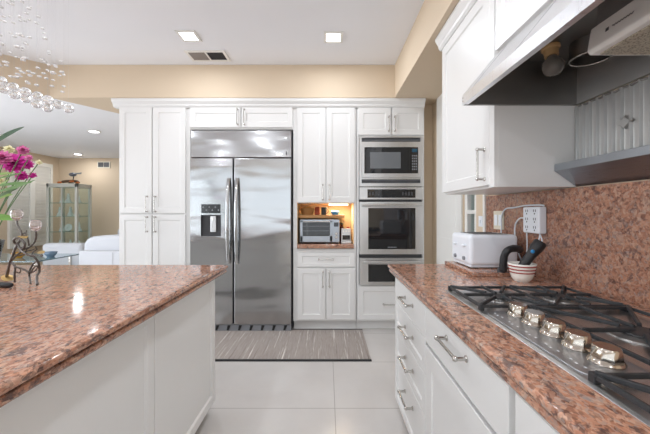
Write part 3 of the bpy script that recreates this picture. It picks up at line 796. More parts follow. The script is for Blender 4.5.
# slanted front panel and upright lip
m.prism([(HX, HB), (HX, HT), (XF-0.002, HZ-0.004), (XF+0.01, HZ-0.004), (HX+th, HT-0.004), (HX+th, HB)], HY0, HY1, 'y')
m.prism([(HX+th, HB), (HX+0.022, HB), (HX+0.022, HB+0.004), (HX+th, HB+0.004)], HY0, HY1, 'y')
fp = m.build('front_panel', HOODST, t)
m = MB()
def slant(f, y, lift=0):
    n_ = Vector((-(HZ-0.004-HT), 0, XF-0.002-HX)).normalized()
    return Vector((HX+(XF-0.002-HX)*f, y, HT+(HZ-0.004-HT)*f))+n_*lift
for y_ in (1.325, 1.03):
    m.hexa([slant(0.02, y_, -0.0005), slant(0.02, y_+0.0025, -0.0005), slant(0.98, y_+0.0025, -0.0005), slant(0.98, y_, -0.0005), slant(0.02, y_, 0.0006), slant(0.02, y_+0.0025, 0.0006), slant(0.98, y_+0.0025, 0.0006), slant(0.98, y_, 0.0006)])
    m.build('seam', MGREY, fp); m = MB()
for zz in (HB+0.015, HB+0.03): m.lathe([(0.003, 0), (0.003, 0.002)], (HX, HY1-0.012, zz), 8, (-1, 0, 0))
m.build('rivet', NICKEL, fp)
for (a, b) in ((HY1-0.014, HY1), (HY0, HY0+0.014)):
    MB().prism([(HX+th+0.001, HB), (1.143, HB), (1.143, HZ-0.006), (XF+0.012, HZ-0.006), (HX+th+0.001, HT-0.006)], a, b, 'y').build('end_panel', DARKST, t)
MB().box(XF+0.02, 1.143, HY0+0.014, HY1-0.014, HZ-0.03, HZ-0.006).build('top_panel', DARKST, t)
MB().box(1.143, 1.158, HY0, HY1, HB, HZ-0.006).build('rear_panel', RIBST, t)
# blower housing
bx_ = thing('blower_unit', 'light grey blower box with mesh underside inside the range hood', 'blower', (1.0, 0.68, 1.77))
MB().prism([(0.865, 1.782), (0.878, 1.858), (1.140, 1.858), (1.140, 1.770), (0.875, 1.770)], 0.40, 1.033, 'y').build('housing', mat('grey_blower_paint', srgb(238, 237, 233), 0.4), bx_, bevel=0.004)
MB().box(0.89, 1.140, 0.42, 1.02, 1.8585, HZ-0.031).build('motor_cover', DARKST, bx_)
fm = mat('filter_mesh', srgb(178, 168, 150), 0.6, 0.3)
v = coords(fm); tn, nn, ll, bb = nodes(fm); vo = nn.new('ShaderNodeTexVoronoi'); vo.inputs['Scale'].default_value = 160; ll.new(v.outputs[0], vo.inputs['Vector'])
rp = ramp(fm, vo.outputs['Distance'], [(0.2, srgb(118, 108, 94)), (0.5, srgb(196, 186, 168))]); ll.new(rp.outputs[0], bb.inputs['Base Color'])
MB().box(0.895, 1.132, 0.42, 1.015, 1.765, 1.7695).build('filter', fm, bx_)
# small square emblem and a line of joined-up script on the housing front
def on_face(y, z): s = (z-1.782)/0.076; return (0.865+0.013*s-0.0008, y, z)
m = MB(); m.hexa([on_face(0.968, 1.812), on_face(0.957, 1.812), on_face(0.957, 1.823), on_face(0.968, 1.823)] + [tuple(Vector(on_face(*q))+Vector((-0.001, 0, 0))) for q in ((0.968, 1.812), (0.957, 1.812), (0.957, 1.823), (0.968, 1.823))])
wv = []
for k in range(60):
    s = k/59; wv.append(tuple(Vector(on_face(0.945-0.066*s, 1.8175+0.0028*math.sin(s*46)*(1 if k % 8 else 1.6)))+Vector((-0.0008, 0, 0))))
m.tube(wv, 0.0009, 5); m.build('lettering', DGREY, bx_)
# duct collar and bulb
co = thing('duct_collar', 'dark round duct collar with bright rim inside the hood', 'duct', (1.065, 1.25, 1.868))
MB().lathe([(0.066, 0.004), (0.066, 0.0705), (0.070, 0.0705), (0.070, 0.004)], (1.065, 1.25, 1.868), 32, cap=False).build('sleeve', DARKST, co, smooth=True)
MB().tube([(1.065+0.070*math.cos(a), 1.25+0.070*math.sin(a), 1.871) for a in [2*PI*j/32 for j in range(33)]], 0.0042, 8).build('rim', NICKEL, co, smooth='all')
bl = thing('light_bulb', 'bare unlit round bulb in a cream socket inside the hood', 'light bulb', (0.93, 1.285, 1.80))
MB().lathe([(0.034, 0), (0.034, 0.010), (0.027, 0.014), (0.025, 0.042)], (0.926, 1.285, HZ-0.036), 20, (0.04, -0.12, -1)).build('socket', mat('cream_porcelain', srgb(206, 170, 122), .4), bl, smooth=True)
MB().lathe([(0.017, 0), (0.020, 0.008), (0.033, 0.022), (0.039, 0.038), (0.0395, 0.050), (0.035, 0.066), (0.024, 0.078), (0.004, 0.084)], (0.928, 1.280, HZ-0.0765), 22, (0.04, -0.12, -1)).build('globe', mat('frosted_bulb', srgb(150, 146, 140), 0.1, trans=0.5), bl, smooth='all')
# ribbed steel splash between hood and shelf
rz0_, rz1_ = 1.47, 1.735
m = MB(); prof = []
y = 0.30; k = 0
pr = []
while y < UY0-0.004:
    for (dy, dx) in ((0, 0), (0.004, -0.010), (0.008, -0.010), (0.013, 0.0)):
        if y+dy < UY0-0.003: pr.append((1.150+dx, y+dy))
    y += 0.036
pr.append((1.150, UY0-0.003)); poly = pr+[(1.158, UY0-0.003), (1.158, 0.30)]
m.prism(poly, rz0_, rz1_)
t = thing('steel_splashback', 'ribbed stainless splashback panel below the range hood', 'splashback', (1.15, 0.87, rz0_))
m.build('ribbed_sheet', RIBST, t)
wv = [(1.147+0.003*math.sin(j*1.3), 0.31+j*0.0225, rz1_-0.004+0.003*math.sin(j*2.1)) for j in range(50)]
MB().tube(wv, 0.005, 8).build('bead', DARKST, t, smooth='all')
MB().hexa([(1.139, 1.215, 1.595), (1.139, 1.19, 1.575), (1.139, 1.165, 1.595), (1.139, 1.19, 1.615)] + [(1.147, 1.225, 1.595), (1.147, 1.19, 1.567), (1.147, 1.155, 1.595), (1.147, 1.19, 1.623)]).build('emblem', RIBST, t)
m = MB().prism([(1.050, 1.438), (1.050, 1.470), (1.053, 1.470), (1.056, 1.446), (1.158, 1.446), (1.158, 1.368), (1.15, 1.368), (1.053, 1.437)], 0.30, UY0-0.003, 'y')
tag(m.build('steel_shelf', OVST, bevel=0.0015), 'narrow stainless shelf with raised lip under the ribbed splashback', 'shelf')

# ------------------------------------------------------------------ things on the right counter
tag(MB().box(0.765, 1.138, 1.62, 2.02, ZW, ZW+0.022).build('granite_board', GRAN, bevel=0.005), 'raised pink granite board under the toaster', 'board')
t = thing('toaster', 'white four-slice toaster on the granite board', 'toaster', (0.94, 1.86, ZW+0.022))
t0 = Vector((0.938, 1.868, ZW+0.022))
def tb(x0, x1, y0, y1, z0, z1): return MB().box(t0.x+x0, t0.x+x1, t0.y+y0, t0.y+y1, t0.z+z0, t0.z+z1)
tb(-0.137, 0.137, -0.132, 0.130, 0.014, 0.190).build('shell', WHITEP, t, bevel=0.022, seg=4)
tb(-0.128, 0.128, -0.122, 0.12, 0.005, 0.016).build('base', WHITEP, t, bevel=0.003)
for (a, b) in ((-0.11, -0.115), (0.085, -0.115), (-0.11, 0.09), (0.085, 0.09)): tb(a, a+0.025, b, b+0.025, 0, 0.0055).build('foot', BLACK, t)
for (a, b) in ((-0.095, -0.07), (-0.045, -0.02), (0.02, 0.045), (0.07, 0.095)): tb(-0.095, 0.095, a, b, 0.1895, 0.1915).build('slot', DGREY, t)
for yy in (-0.06, 0.06):
    lv = tb(-0.150, -0.1365, yy-0.016, yy+0.016, 0.118, 0.130).build('lever', WHITEP, t, bevel=0.003)
    MB().lathe([(0.012, 0), (0.011, 0.010)], (t0.x-0.1365, t0.y+yy, t0.z+0.05), 14, (-1, 0, 0)).build('knob', MGREY, t, smooth=True)
# bowl
t = thing('striped_bowl', 'white ceramic bowl with three red bands on the counter', 'bowl', (0.99, 1.53, ZW))
bc = (0.962, 1.53, ZW)
def br(h): return 0.037+0.026*(h/0.088)**0.6
prof = [(0.033, 0), (0.036, 0.004)] + [(br(0.088*k/10), 0.004+0.084*k/10) for k in range(1, 11)] + [(br(0.088)-0.004, 0.087)] + [(br(0.088*k/8)-0.005, 0.004+0.084*k/8) for k in range(7, 0, -1)] + [(0.001, 0.010)]
MB().lathe(prof, bc, 32, cap=False).build('body', CER, t, smooth='all')
for h in (0.045, 0.060, 0.076):
    MB().lathe([(br(h-0.0045)+0.0002, h-0.003), (br(h-0.004)+0.0010, h-0.003), (br(h+0.000)+0.0010, h+0.003), (br(h)+0.0002, h+0.003)], bc, 32, cap=False).build('band', RED, t, smooth='all')
# flashlight leaning in the bowl
a = Vector((0.945, 1.53, ZW+0.047)); b = P(541, 242, 1.50); ax = (b-a).normalized(); L = (b-a).length
t = thing('flashlight', 'black flashlight with blue switch leaning in the striped bowl', 'flashlight', a)
MB().lathe([(0.018, 0), (0.020, 0.004), (0.022, L*0.45), (0.0225, L*0.55), (0.026, L*0.72), (0.029, L*0.8), (0.029, L-0.004), (0.026, L)], a, 20, ax).build('barrel', BLACK, t, smooth=True)
MB().lathe([(0.025, L), (0.024, L+0.002)], a, 20, ax).build('lens', BLACKG, t)
sd = Vector((-0.6, -1, 0.5)); sd = (sd-ax*sd.dot(ax)).normalized()
MB().ball(a+ax*L*0.66+sd*0.0235, 0.010, 0.008, 0.010).build('switch', BLUE, t, smooth='all')
# black curved handset next to it
pts = [P(503, 267, 1.625), P(503.8, 258, 1.62), P(507, 251, 1.61), P(513, 248.5, 1.62), P(518, 248.8, 1.64), P(520, 250, 1.65)]
pts[0].z = ZW+0.03
t = thing('stick_blender', 'black curved handheld appliance standing between toaster and striped bowl', 'appliance', (pts[0].x, pts[0].y, ZW+0.022))
MB().tube(spline(pts, 5), [0.019]*6+[0.018]*9+[0.019]*11, 12).build('handle', BLACK, t, smooth='all')
MB().lathe([(0.019, 0), (0.019, 0.010), (0.014, 0.014)], (pts[0].x, pts[0].y+0.045, ZW+0.022), 18).build('base', BLACK, t) if False else MB().lathe([(0.020, 0), (0.018, 0.016), (0.013, 0.026)], (pts[0].x, max(pts[0].y, 1.642), ZW+0.0222), 18).build('base', DGREY, t, smooth=True)
# switch plate and socket adapter
t = thing('switch_plate', 'cream double switch plate on the granite above the toaster', 'switch', (1.135, 2.05, 1.135))
MB().box(1.132, XW-0.0005, 1.992, 2.108, 1.135, 1.257).build('plate', CREAM, t, bevel=0.002)
for q in (2.022, 2.074): MB().box(1.127, 1.1318, q-0.018, q+0.018, 1.16, 1.232).build('rocker', WHITEP, t, bevel=0.002)
t = thing('outlet_adapter', 'white six-way outlet adapter plugged in above the striped bowl', 'outlet adapter', (1.12, 1.685, 1.136))
MB().box(1.098, XW-0.0005, 1.605, 1.740, 1.136, 1.278).build('body', WHITEP, t, bevel=0.008, seg=3)
for i in range(2):
    for j in range(3):
        m = MB(); yy = 1.640+i*0.064; zz = 1.162+j*0.044
        m.box(1.0968, 1.0978, yy-0.010, yy-0.006, zz, zz+0.013).box(1.0968, 1.0978, yy+0.006, yy+0.010, zz, zz+0.013).lathe([(0.0042, 0), (0.0042, 0.001)], (1.0978, yy, zz-0.009), 10, (-1, 0, 0))
        m.build('socket', DGREY, t)
def cord(name, label, pts, r, mt):
    o = MB().tube(spline(pts, 8), r, 8).build(name, mt, smooth='all'); return tag(o, label, 'cord')
cord('power_cord', 'white cord running from the toaster up over to the adapter top', [(1.10, 1.965, 1.06), (1.125, 2.0, 1.14), (1.126, 2.0, 1.22), (1.125, 1.955, 1.268), (1.128, 1.87, 1.276), (1.125, 1.76, 1.286), (1.118, 1.64, 1.287), (1.12, 1.60, 1.283)], 0.0042, WHITEP)
cord('power_cord', 'white cord looping from the adapter side down towards the bowl', [(1.112, 1.745, 1.215), (1.118, 1.80, 1.212), (1.12, 1.845, 1.17), (1.118, 1.84, 1.08), (1.11, 1.79, 1.0), (1.10, 1.725, 0.955)], 0.0042, WHITEP)
cord('power_cord', 'white cord hanging from the adapter bottom to the flashlight', [(1.125, 1.64, 1.134), (1.11, 1.60, 1.10), (1.06, 1.56, 1.07), (1.04, 1.54, 1.055), (P(541, 242, 1.50)+Vector((0.004, 0.012, 0.034)))], 0.0036, WHITEP)
cord('power_cord', 'straight white cord hanging from the adapter behind the flashlight', [(1.118, 1.735, 1.134), (1.12, 1.735, 1.07), (1.118, 1.735, 1.0), (1.11, 1.735, 0.935)], 0.0036, WHITEP)
t = thing('light_switch', 'small white switch on the beige wall beside the narrow window', 'switch', (1.155, 2.33, 1.14))
MB().box(1.152, 1.1595, 2.30, 2.36, 1.14, 1.22).build('plate', WHITEP, t, bevel=0.002)
MB().box(1.146, 1.1518, 2.322, 2.338, 1.168, 1.192).build('toggle', WHITEP, t, bevel=0.002)

# ------------------------------------------------------------------ ceiling fixtures
def square_light(x, y, label, grp=None, power=8):
    t_ = thing('recessed_light', label, 'ceiling light', (x, y, ZC-0.012), grp)
    m_ = MB(); a, b_ = 0.083, 0.060
    m_.box(x-a, x-b_, y-a, y+a, ZC-0.010, ZC-0.0005).box(x+b_, x+a, y-a, y+a, ZC-0.010, ZC-0.0005).box(x-b_, x+b_, y-a, y-b_, ZC-0.010, ZC-0.0005).box(x-b_, x+b_, y+b_, y+a, ZC-0.010, ZC-0.0005)
    m_.build('trim_ring', TRIMW, t_)
    MB().box(x-b_, x+b_, y-b_, y+b_, ZC-0.007, ZC-0.0005).build('diffuser', GLOW, t_)
    area('downlight', (x, y, ZC-0.015), (0, 0, 0), 0.11, 0.11, power, (0.93, 0.98, 1.05))
square_light(-1.19, 2.67, 'lit square recessed ceiling light beside the air vent', 'kitchen recessed lights')
square_light(0.055, 2.69, 'lit square recessed ceiling light above the toaster oven niche', 'kitchen recessed lights')
for (x, y) in ((-1.19, 0.9), (0.055, 0.9), (-1.19, -1.3), (0.055, -1.3), (-2.6, -1.3), (-2.6, 0.9)):  # unseen ceiling lights, added to raise the room brightness
    square_light(x, y, 'added square recessed ceiling light out of view, brightening the kitchen', 'added overhead fill lights', 12)
t = thing('ceiling_vent', 'white framed ceiling air vent with two grilles near the soffit', 'vent', (-1.155, 3.01, ZC-0.012))
vx, vy = -1.155, 3.01
m = MB().box(vx-0.19, vx+0.19, vy-0.10, vy-0.075, ZC-0.010, ZC-0.0005).box(vx-0.19, vx+0.19, vy+0.075, vy+0.10, ZC-0.010, ZC-0.0005).box(vx-0.19, vx-0.165, vy-0.075, vy+0.075, ZC-0.010, ZC-0.0005).box(vx+0.165, vx+0.19, vy-0.075, vy+0.075, ZC-0.010, ZC-0.0005).box(vx-0.008, vx+0.008, vy-0.075, vy+0.075, ZC-0.010, ZC-0.0005)
m.build('frame', TRIMW, t)
MB().box(vx-0.165, vx+0.165, vy-0.075, vy+0.075, ZC-0.002, ZC-0.0004).build('backing', BLACK, t)
m = MB()
for k in range(9): q = vy-0.070+0.0165*k; m.box(vx-0.165, vx-0.008, q, q+0.012, ZC-0.009, ZC-0.004)
m.build('louver', mat('vent_grey', srgb(150, 142, 136), .6), t)
m = MB()
for k in range(9): q = vy-0.070+0.0165*k; m.box(vx+0.008, vx+0.165, q, q+0.003, ZC-0.009, ZC-0.004)
m.build('louver', DGREY, t)
def round_light(x, y, label, power):
    t_ = thing('round_downlight', label, 'ceiling light', (x, y, ZS-0.01))
    MB().lathe([(0.085, 0), (0.085, 0.006), (0.062, 0.009)], (x, y, ZS-0.0095), 24).build('trim_ring', TRIMW, t_)
    MB().lathe([(0.06, 0), (0.06, 0.002)], (x, y, ZS-0.0118), 24).build('diffuser', GLOW, t_)
    area('sitting_downlight', (x, y, ZS-0.02), (0, 0, 0), 0.1, 0.1, power, (0.97, 0.98, 1.0))
p = (EYE-ZS)
round_light((94-327)*(1.18/81), F*1.18/81, 'round recessed light nearest the pantry in the sitting room ceiling', 3)
round_light((78-327)*(1.18/58), F*1.18/58, 'round recessed light by the display cabinet in the sitting room ceiling', 9)
t = thing('wall_vent', 'small grey air vent high on the far sitting room wall', 'vent', (P(103, 168, 6.79).x, 6.79, P(103, 168, 6.79).z))
c0 = P(97, 168, 6.78); c1 = P(110, 161.5, 6.78)
MB().box(c0.x, c1.x, 6.785, 6.799, c0.z, c1.z).build('frame', CREAM, t)
for (a, b) in ((0.08, 0.48), (0.52, 0.92)):
    MB().box(c0.x+(c1.x-c0.x)*a, c0.x+(c1.x-c0.x)*b, 6.78, 6.7848, c0.z+0.02, c1.z-0.02).build('grille', DGREY, t)

# ------------------------------------------------------------------ chandelier
CH = (-1.75, 1.70)
t = thing('crystal_chandelier', 'rain drop crystal chandelier on fine wires hanging over the island', 'chandelier', (CH[0], CH[1], 1.85))
MB().lathe([(0.02, 0), (0.40, 0.003), (0.42, 0.012), (0.42, 0.03)], (CH[0], CH[1], ZC-0.0305), 40).build('canopy', CHROME, t, smooth=True)
balls = [(1.5, 81), (13.5, 87), (25.5, 92), (37.5, 96), (48, 100), (58, 104.5), (68.5, 108.5), (3.6, 89), (14.5, 94.5), (25.5, 98.5), (36.5, 103.5), (47.5, 107.5), (-10, 76), (-9, 84), (-21, 72), (-20, 79)]
def ydepth(px): return 1.70+0.10*math.sin(px*0.9)
for i, (bx, by) in enumerate(balls):
    Y = 1.66+0.08*(i % 2); p = P(bx, by, Y)
    b_ = MB().ball(p, 0.0255, sub=2).build('crystal_ball', CRYS, t)
    w_ = MB().tube([p+Vector((0, 0, 0.024)), (CH[0]+(p.x-CH[0])*0.75, CH[1]+(p.y-CH[1])*0.75, ZC-0.02) if False else (p.x, p.y, ZC-0.03)], 0.00018, 4).build('wire', WIRE, t)
n = 0
tries = 0
while n < 96 and tries < 4000:
    tries += 1
    bx = random.uniform(-6, 64); by = random.uniform(-2, 92)
    line = 72+0.43*bx
    if by > line: continue
    if by < 55 and bx > 40+by*0.25: continue
    if bx > 30 and by < 50 and random.random() < 0.6: continue
    Y = random.uniform(1.58, 1.82); p = P(bx, by, Y)
    s = random.uniform(0.85, 1.35)
    MB().ball(p, 0.0105*s, 0.0105*s, 0.0055*s, sub=1).build('crystal_drop', DROP, t)
    if n % 2 == 0: MB().tube([p+Vector((0, 0, 0.004)), (p.x, p.y, ZC-0.03)], 0.00018, 4).build('wire', WIRE, t)
    n += 1

# ------------------------------------------------------------------ island things
def cand(px, py, dy=0.0): return P(px, py, 1.475+dy)
def z4(pts, dys=None): return [cand(x/4.82, 200+y/4.82, (dys[i] if dys else 0)) for i, (x, y) in enumerate(pts)]
def foot(px, py):
    Y = F*(EYE-ZW-0.004)/(py-212); return P(px, py, Y)
t = thing('vine_candelabra', 'twisted bronze vine candelabra with gold leaves on the island', 'candelabra', (cand(25, 283).x, 1.475, ZW))
def vine(pts, r0, r1):
    s = spline(pts, 6); n_ = len(s)
    return MB().tube(s, [0.85*(r0+(r1-r0)*k/(n_-1))*(1+0.14*math.sin(k*1.7)) for k in range(n_)], 8).build('branch', BRONZE, t, smooth='all')
vine(z4([(82, 97), (84, 120), (100, 150), (104, 175), (90, 205), (74, 232), (60, 268), (48, 300)])+[foot(6, 279.5)], 0.0045, 0.007)
vine(z4([(172, 148), (174, 175), (165, 205), (140, 228), (105, 238), (80, 215), (66, 197), (78, 183), (100, 190), (120, 215), (100, 250), (70, 275), (48, 300)], [0, .01, .02, .02, .01, 0, -.01, -.02, -.02, -.02, 0, 0, 0]), 0.0045, 0.0065)
vine(z4([(85, 205), (100, 240), (130, 262), (165, 275), (186, 305), (190, 345)], [0, -.01, -.02, -.02, -.01, 0])+[P(36.8, 276, 1.46), foot(37.2, 284.6)], 0.005, 0.006)
vine(z4([(48, 300), (64, 308), (73, 325), (70, 360)])+[foot(14.8, 282.3)], 0.0065, 0.005)
vine(z4([(73, 322), (105, 330), (130, 342), (140, 352)])+[P(29.5, 276, 1.49), foot(30.6, 283.3)], 0.005, 0.005)
vine(z4([(140, 352), (150, 325), (168, 300), (182, 292)], [0.02, 0.02, .01, -.01]), 0.005, 0.0045)
vine(z4([(140, 345), (165, 345), (184, 322)], [0.01, 0.02, 0]), 0.004, 0.004)
vine(z4([(95, 255), (135, 245), (160, 240), (172, 232)], [0, .01, .03, .03]), 0.004, 0.002)
vine(z4([(130, 265), (170, 266), (198, 268)], [-.02, -.03, -.04]), 0.004, 0.0025)
vine(z4([(140, 220), (135, 190), (126, 160), (128, 145)], [.01, 0, 0, 0]), 0.004, 0.0025)
vine(z4([(100, 180), (120, 172), (132, 182)], [0, 0, 0]), 0.004, 0.003)
for (x, y, dy) in ((82, 97, 0), (172, 148, 0)):
    c = cand(x/4.82, 200+y/4.82, dy)
    MB().lathe([(q_[0]*0.85, q_[1]*0.88) for q_ in [(0.004, -0.004), (0.014, 0.0), (0.022, 0.010), (0.027, 0.024), (0.0275, 0.036), (0.024, 0.052), (0.021, 0.058), (0.0195, 0.057), (0.0225, 0.050), (0.0255, 0.035), (0.025, 0.025), (0.02, 0.012), (0.001, 0.004)]], c, 24, cap=False).build('glass_cup', mat('pearl_glass', srgb(250, 244, 243), 0.04, 0.0, trans=0.88), t, smooth='all')
def petal(m, base, dir_, up, L, W, bend=0.2, n_=5):
    d_ = dir_.normalized(); s_ = d_.cross(up); s_ = s_.normalized() if s_.length > 1e-4 else d_.orthogonal().normalized(); u_ = s_.cross(d_).normalized()
    A = []; th_ = 0.0007
    for k in range(n_+1):
        q = k/n_; wd = W*math.sin(PI*min(0.04+q*0.94, 1.0))**0.75; c_ = base+d_*L*q+u_*(-bend*L*q*q)
        A.append((m.bm.verts.new(c_-s_*wd), m.bm.verts.new(c_+u_*th_-u_*wd*0.15), m.bm.verts.new(c_+s_*wd)))
    for a_, b_ in zip(A, A[1:]):
        m.face([a_[0], a_[1], b_[1], b_[0]]); m.face([a_[1], a_[2], b_[2], b_[1]])
vine(z4([(66, 260), (90, 268), (118, 258), (128, 240), (112, 226), (92, 236)], [.03, .04, .04, .03, .03, .02]), 0.004, 0.0025)
vine(z4([(150, 275), (160, 250), (178, 238), (170, 225)], [.02, .03, .03, .02]), 0.004, 0.002)
vine(z4([(74, 345), (92, 352), (100, 338), (90, 326)], [.02, .03, .03, .02]), 0.0035, 0.002)
vine(z4([(190, 330), (174, 318), (160, 330), (150, 352)], [-.01, -.03, -.03, 0]), 0.004, 0.004)
vine(z4([(104, 172), (118, 158), (124, 170), (112, 182)], [.01, .02, .02, .01]), 0.0035, 0.002)
for (x, y, dx, dz, L) in ((185, 250, 1, 0.1, 0.045), (105, 172, 1, -.1, 0.04), (120, 172, -1, -.1, 0.035)):
    m = MB(); petal(m, cand(x/4.82, 200+y/4.82), Vector((dx, -0.5, dz)), Vector((0, -0.5, 1)), L, 0.014, 0.2); m.build('leaf', GOLD, t, smooth='all')
m = MB(); petal(m, P(2, 276, 1.53), Vector((1, -0.2, -0.18)), Vector((0, -0.6, 1)), 0.07, 0.02, 0.1); m.build('leaf', GOLD, t, smooth='all')
MB().ball(cand(200/4.82, 200+268/4.82, -0.04), 0.006).build('bud', BRONZE, t, smooth='all')
# black lying handle
pb = P(6, 289, 1.39)
m = MB().tube([(pb.x-0.09, 1.405, ZW+0.0125), (pb.x-0.02, 1.395, ZW+0.0125), (pb.x+0.018, 1.39, ZW+0.0125), (pb.x+0.028, 1.388, ZW+0.0125)], [0.011, 0.012, 0.012, 0.008], 12)
tag(m.build('black_handle', BLACK, smooth='all'), 'short black rounded rod lying on the island below the candelabra', 'rod')

# flowers in a vase just at the left edge
VX, VY = -1.80, 1.62
t = thing('glass_vase', 'clear glass vase on the island holding the magenta flowers', 'vase', (VX, VY, ZW))
MB().lathe([(0.05, 0), (0.062, 0.004), (0.064, 0.09), (0.084, 0.19), (0.081, 0.19), (0.061, 0.09), (0.058, 0.012), (0.001, 0.010)], (VX, VY, ZW), 28, cap=False).build('body', GLASS, t, smooth='all')
TIPC = Vector((-1.62, 1.56, 1.50))
def stem_thing(name, label, cat, tip, seedoff):
    b0 = Vector((VX, VY, ZW+0.05))+0.057*(tip-TIPC)
    b0.z = max(b0.z, ZW+0.014)
    t_ = thing(name, label, cat, b0)
    pts = [b0.lerp(tip, k/14)+Vector((-0.056, 0.017, 0))*math.sin(PI*k/14) for k in range(15)]
    MB().tube(pts, 0.0022, 6).build('stem', LEAF, t_, smooth='all')
    return t_
def bloom(t_, c, r, mt, n_=34, name='bloom'):
    m = MB(); q = Vector((0, 0, 1)).rotation_difference(Vector((0.25, -0.75, 0.6)).normalized())
    for k in range(n_):
        a = k*2.39996; f = (k+0.5)/n_; el = math.acos(1-1.15*f)
        d_ = q @ Vector((math.sin(el)*math.cos(a), math.sin(el)*math.sin(a), math.cos(el)))
        petal(m, c-d_*r*0.1, d_, q @ Vector((0.1, 0.05, 1)), r*random.uniform(0.85, 1.1), r*0.3, 0.3, 4)
    m.build(name, mt, t_, smooth='all')
def flower(label, px, py, Y, r, mt, off, n_=34):
    r *= 1.25; n_ = int(n_*1.3); c = P(px, py, Y); t_ = stem_thing('cut_flower', label, 'flower', c, off); bloom(t_, c, r, mt, n_); return t_
flower('largest magenta bloom at the middle of the bouquet by the candelabra', 14.5, 163, 1.670, 0.046, MAG, (0.01, 0.0), 48)
flower('magenta bloom right of the largest one in the bouquet', 26.5, 164.5, 1.751, 0.028, MAG, (0.015, 0.012))
flower('pink bloom at the top of the bouquet', 23, 150.5, 1.542, 0.022, PINK, (0.0, 0.015))
flower('pale pink bloom at the left of the largest magenta bloom', 2.5, 158, 1.511, 0.034, PINK, (-0.012, 0.005))
flower('low magenta bloom under the largest one', 21.5, 176, 1.593, 0.024, MAG, (0.012, -0.012))
flower('small magenta bloom at the right tip of the low sprig', 33, 175.5, 1.699, 0.016, MAG, (0.018, -0.008), 20)
flower('dark pink bud beside the low magenta bloom', 29, 158, 1.496, 0.014, PINK, (0.0, -0.014), 18)
flower('cream bud at the top left of the bouquet', 9, 149.5, 1.603, 0.020, CRMP, (-0.006, 0.014), 22)
flower('small cream bud at the far right of the bouquet', 39, 162.5, 1.669, 0.013, CRMP, (0.02, 0.004), 18)
flower('cream bloom at the lower left of the bouquet', 1, 181, 1.700, 0.020, CRMP, (-0.016, -0.004), 22)
def leafspray(label, items, off, mt):
    tip = items[0][0]; t_ = stem_thing('leaf_sprig', label, 'leaf', tip, off)
    for (a, b, W, bend) in items:
        m = MB(); petal(m, a, b-a, Vector((0, -0.7, 0.7)), (b-a).length, W, bend, 9); m.build('leaf', mt, t_, smooth='all')
leafspray('dark green pointed leaf rising above the bouquet', [(P(-14, 150, 1.66), P(13.5, 121.5, 1.66), 0.034, 0.22)], (-0.014, 0.0), LEAFD)
leafspray('broad bright green leaf hanging below the bouquet', [(P(-14, 216, 1.551), P(14, 216.5, 1.511), 0.020, 0.12)], (-0.004, -0.016), mat('fresh_leaf', srgb(112, 158, 66), .35))
leafspray('slender green leaves spreading right under the magenta blooms', [(P(-4, 192, 1.460), P(37, 182, 1.440), 0.016, -0.05), (P(-6, 186, 1.470), P(29, 180, 1.470), 0.012, 0.1), (P(-8, 200, 1.460), P(16, 186, 1.460), 0.016, 0.1), (P(-6, 180, 1.490), P(20, 171, 1.490), 0.010, 0.1)], (0.008, -0.016), LEAF)
leafspray('pale green leaf cluster at the lower left of the bouquet', [(P(-15, 198, 1.499), P(6, 178, 1.499), 0.016, 0.1), (P(-12, 200, 1.509), P(9, 192, 1.499), 0.018, 0.15), (P(-12, 176, 1.519), P(12, 171, 1.519), 0.012, 0.1)], (-0.014, -0.012), LEAFL)

# ------------------------------------------------------------------ sitting room
# display cabinet
gx0, gx1, gy0, gy1, gz = -5.40, -4.81, 5.96, 6.34, 1.80
t = thing('display_cabinet', 'silver framed glass display cabinet in the sitting room corner', 'display cabinet', ((gx0+gx1)/2, 6.15, 0))
m = MB(); w = 0.045
for (a, b) in ((gx0, gy0), (gx1-w, gy0), (gx0, gy1-w), (gx1-w, gy1-w)): m.box(a, a+w, b, b+w, 0.0, gz)
m.box(gx0, gx1, gy0, gy1, gz-0.07, gz).box(gx0, gx1, gy0, gy1, 0.0, 0.14)
m.build('frame', SILVER, t, bevel=0.004)
MB().box(gx0+w, gx1-w, gy1-0.02, gy1-0.014, 0.14, gz-0.07).build('back_glass', PANEG, t)
MB().box(gx0+w, gx1-w, gy0+0.01, gy0+0.016, 0.14, gz-0.07).build('glass_door', PANEG, t)
MB().box(gx1-0.016, gx1-0.01, gy0+w, gy1-w, 0.14, gz-0.07).build('side_glass', PANEG, t)
levels = [0.55, 0.87, 1.17, 1.43]
for z in levels:
    MB().box(gx0+w, gx1-w, gy0+0.02, gy1-0.025, z-0.010, z).build('shelf', mat('green_glass_shelf', srgb(150, 190, 180), 0.1, trans=0.3), t)
MB().box(-5.115, -5.095, gy0-0.004, gy0+0.009, 0.14, gz-0.07).build('door_stile', SILVER, t)
FIG = mat('white_porcelain', srgb(232, 240, 238), 0.2)
def figurine(x, y, z, h, label):
    t_ = thing('figurine', label, 'figurine', (x, y, z), 'porcelain figurines in the display cabinet')
    MB().lathe([(0.32*h, 0), (0.30*h, 0.05*h), (0.24*h, 0.25*h), (0.12*h, 0.5*h), (0.17*h, 0.62*h), (0.10*h, 0.74*h)], (x, y, z), 14).build('body', FIG, t_, smooth=True)
    MB().ball((x, y, z+0.84*h), 0.115*h, 0.11*h, 0.14*h).build('head', FIG, t_, smooth='all')
def plate(x, y, z, r, label):
    t_ = thing('plate', label, 'plate', (x, y, z), 'plates in the display cabinet')
    MB().lathe([(r, 0), (r*0.7, 0.012), (0.001, 0.014), (0.001, 0.018), (r*0.68, 0.017), (r*1.0, 0.004)], (x, y, z+r), 22, (0, -1, 0.2), cap=False).build('dish', FIG, t_, smooth='all')
    MB().box(x-0.02, x+0.02, y-0.02, y+0.03, z, z+0.012).build('stand', DGREY, t_)
words = ['lowest', 'second lowest', 'second highest', 'highest']
spots = ['left', 'middle', 'right']
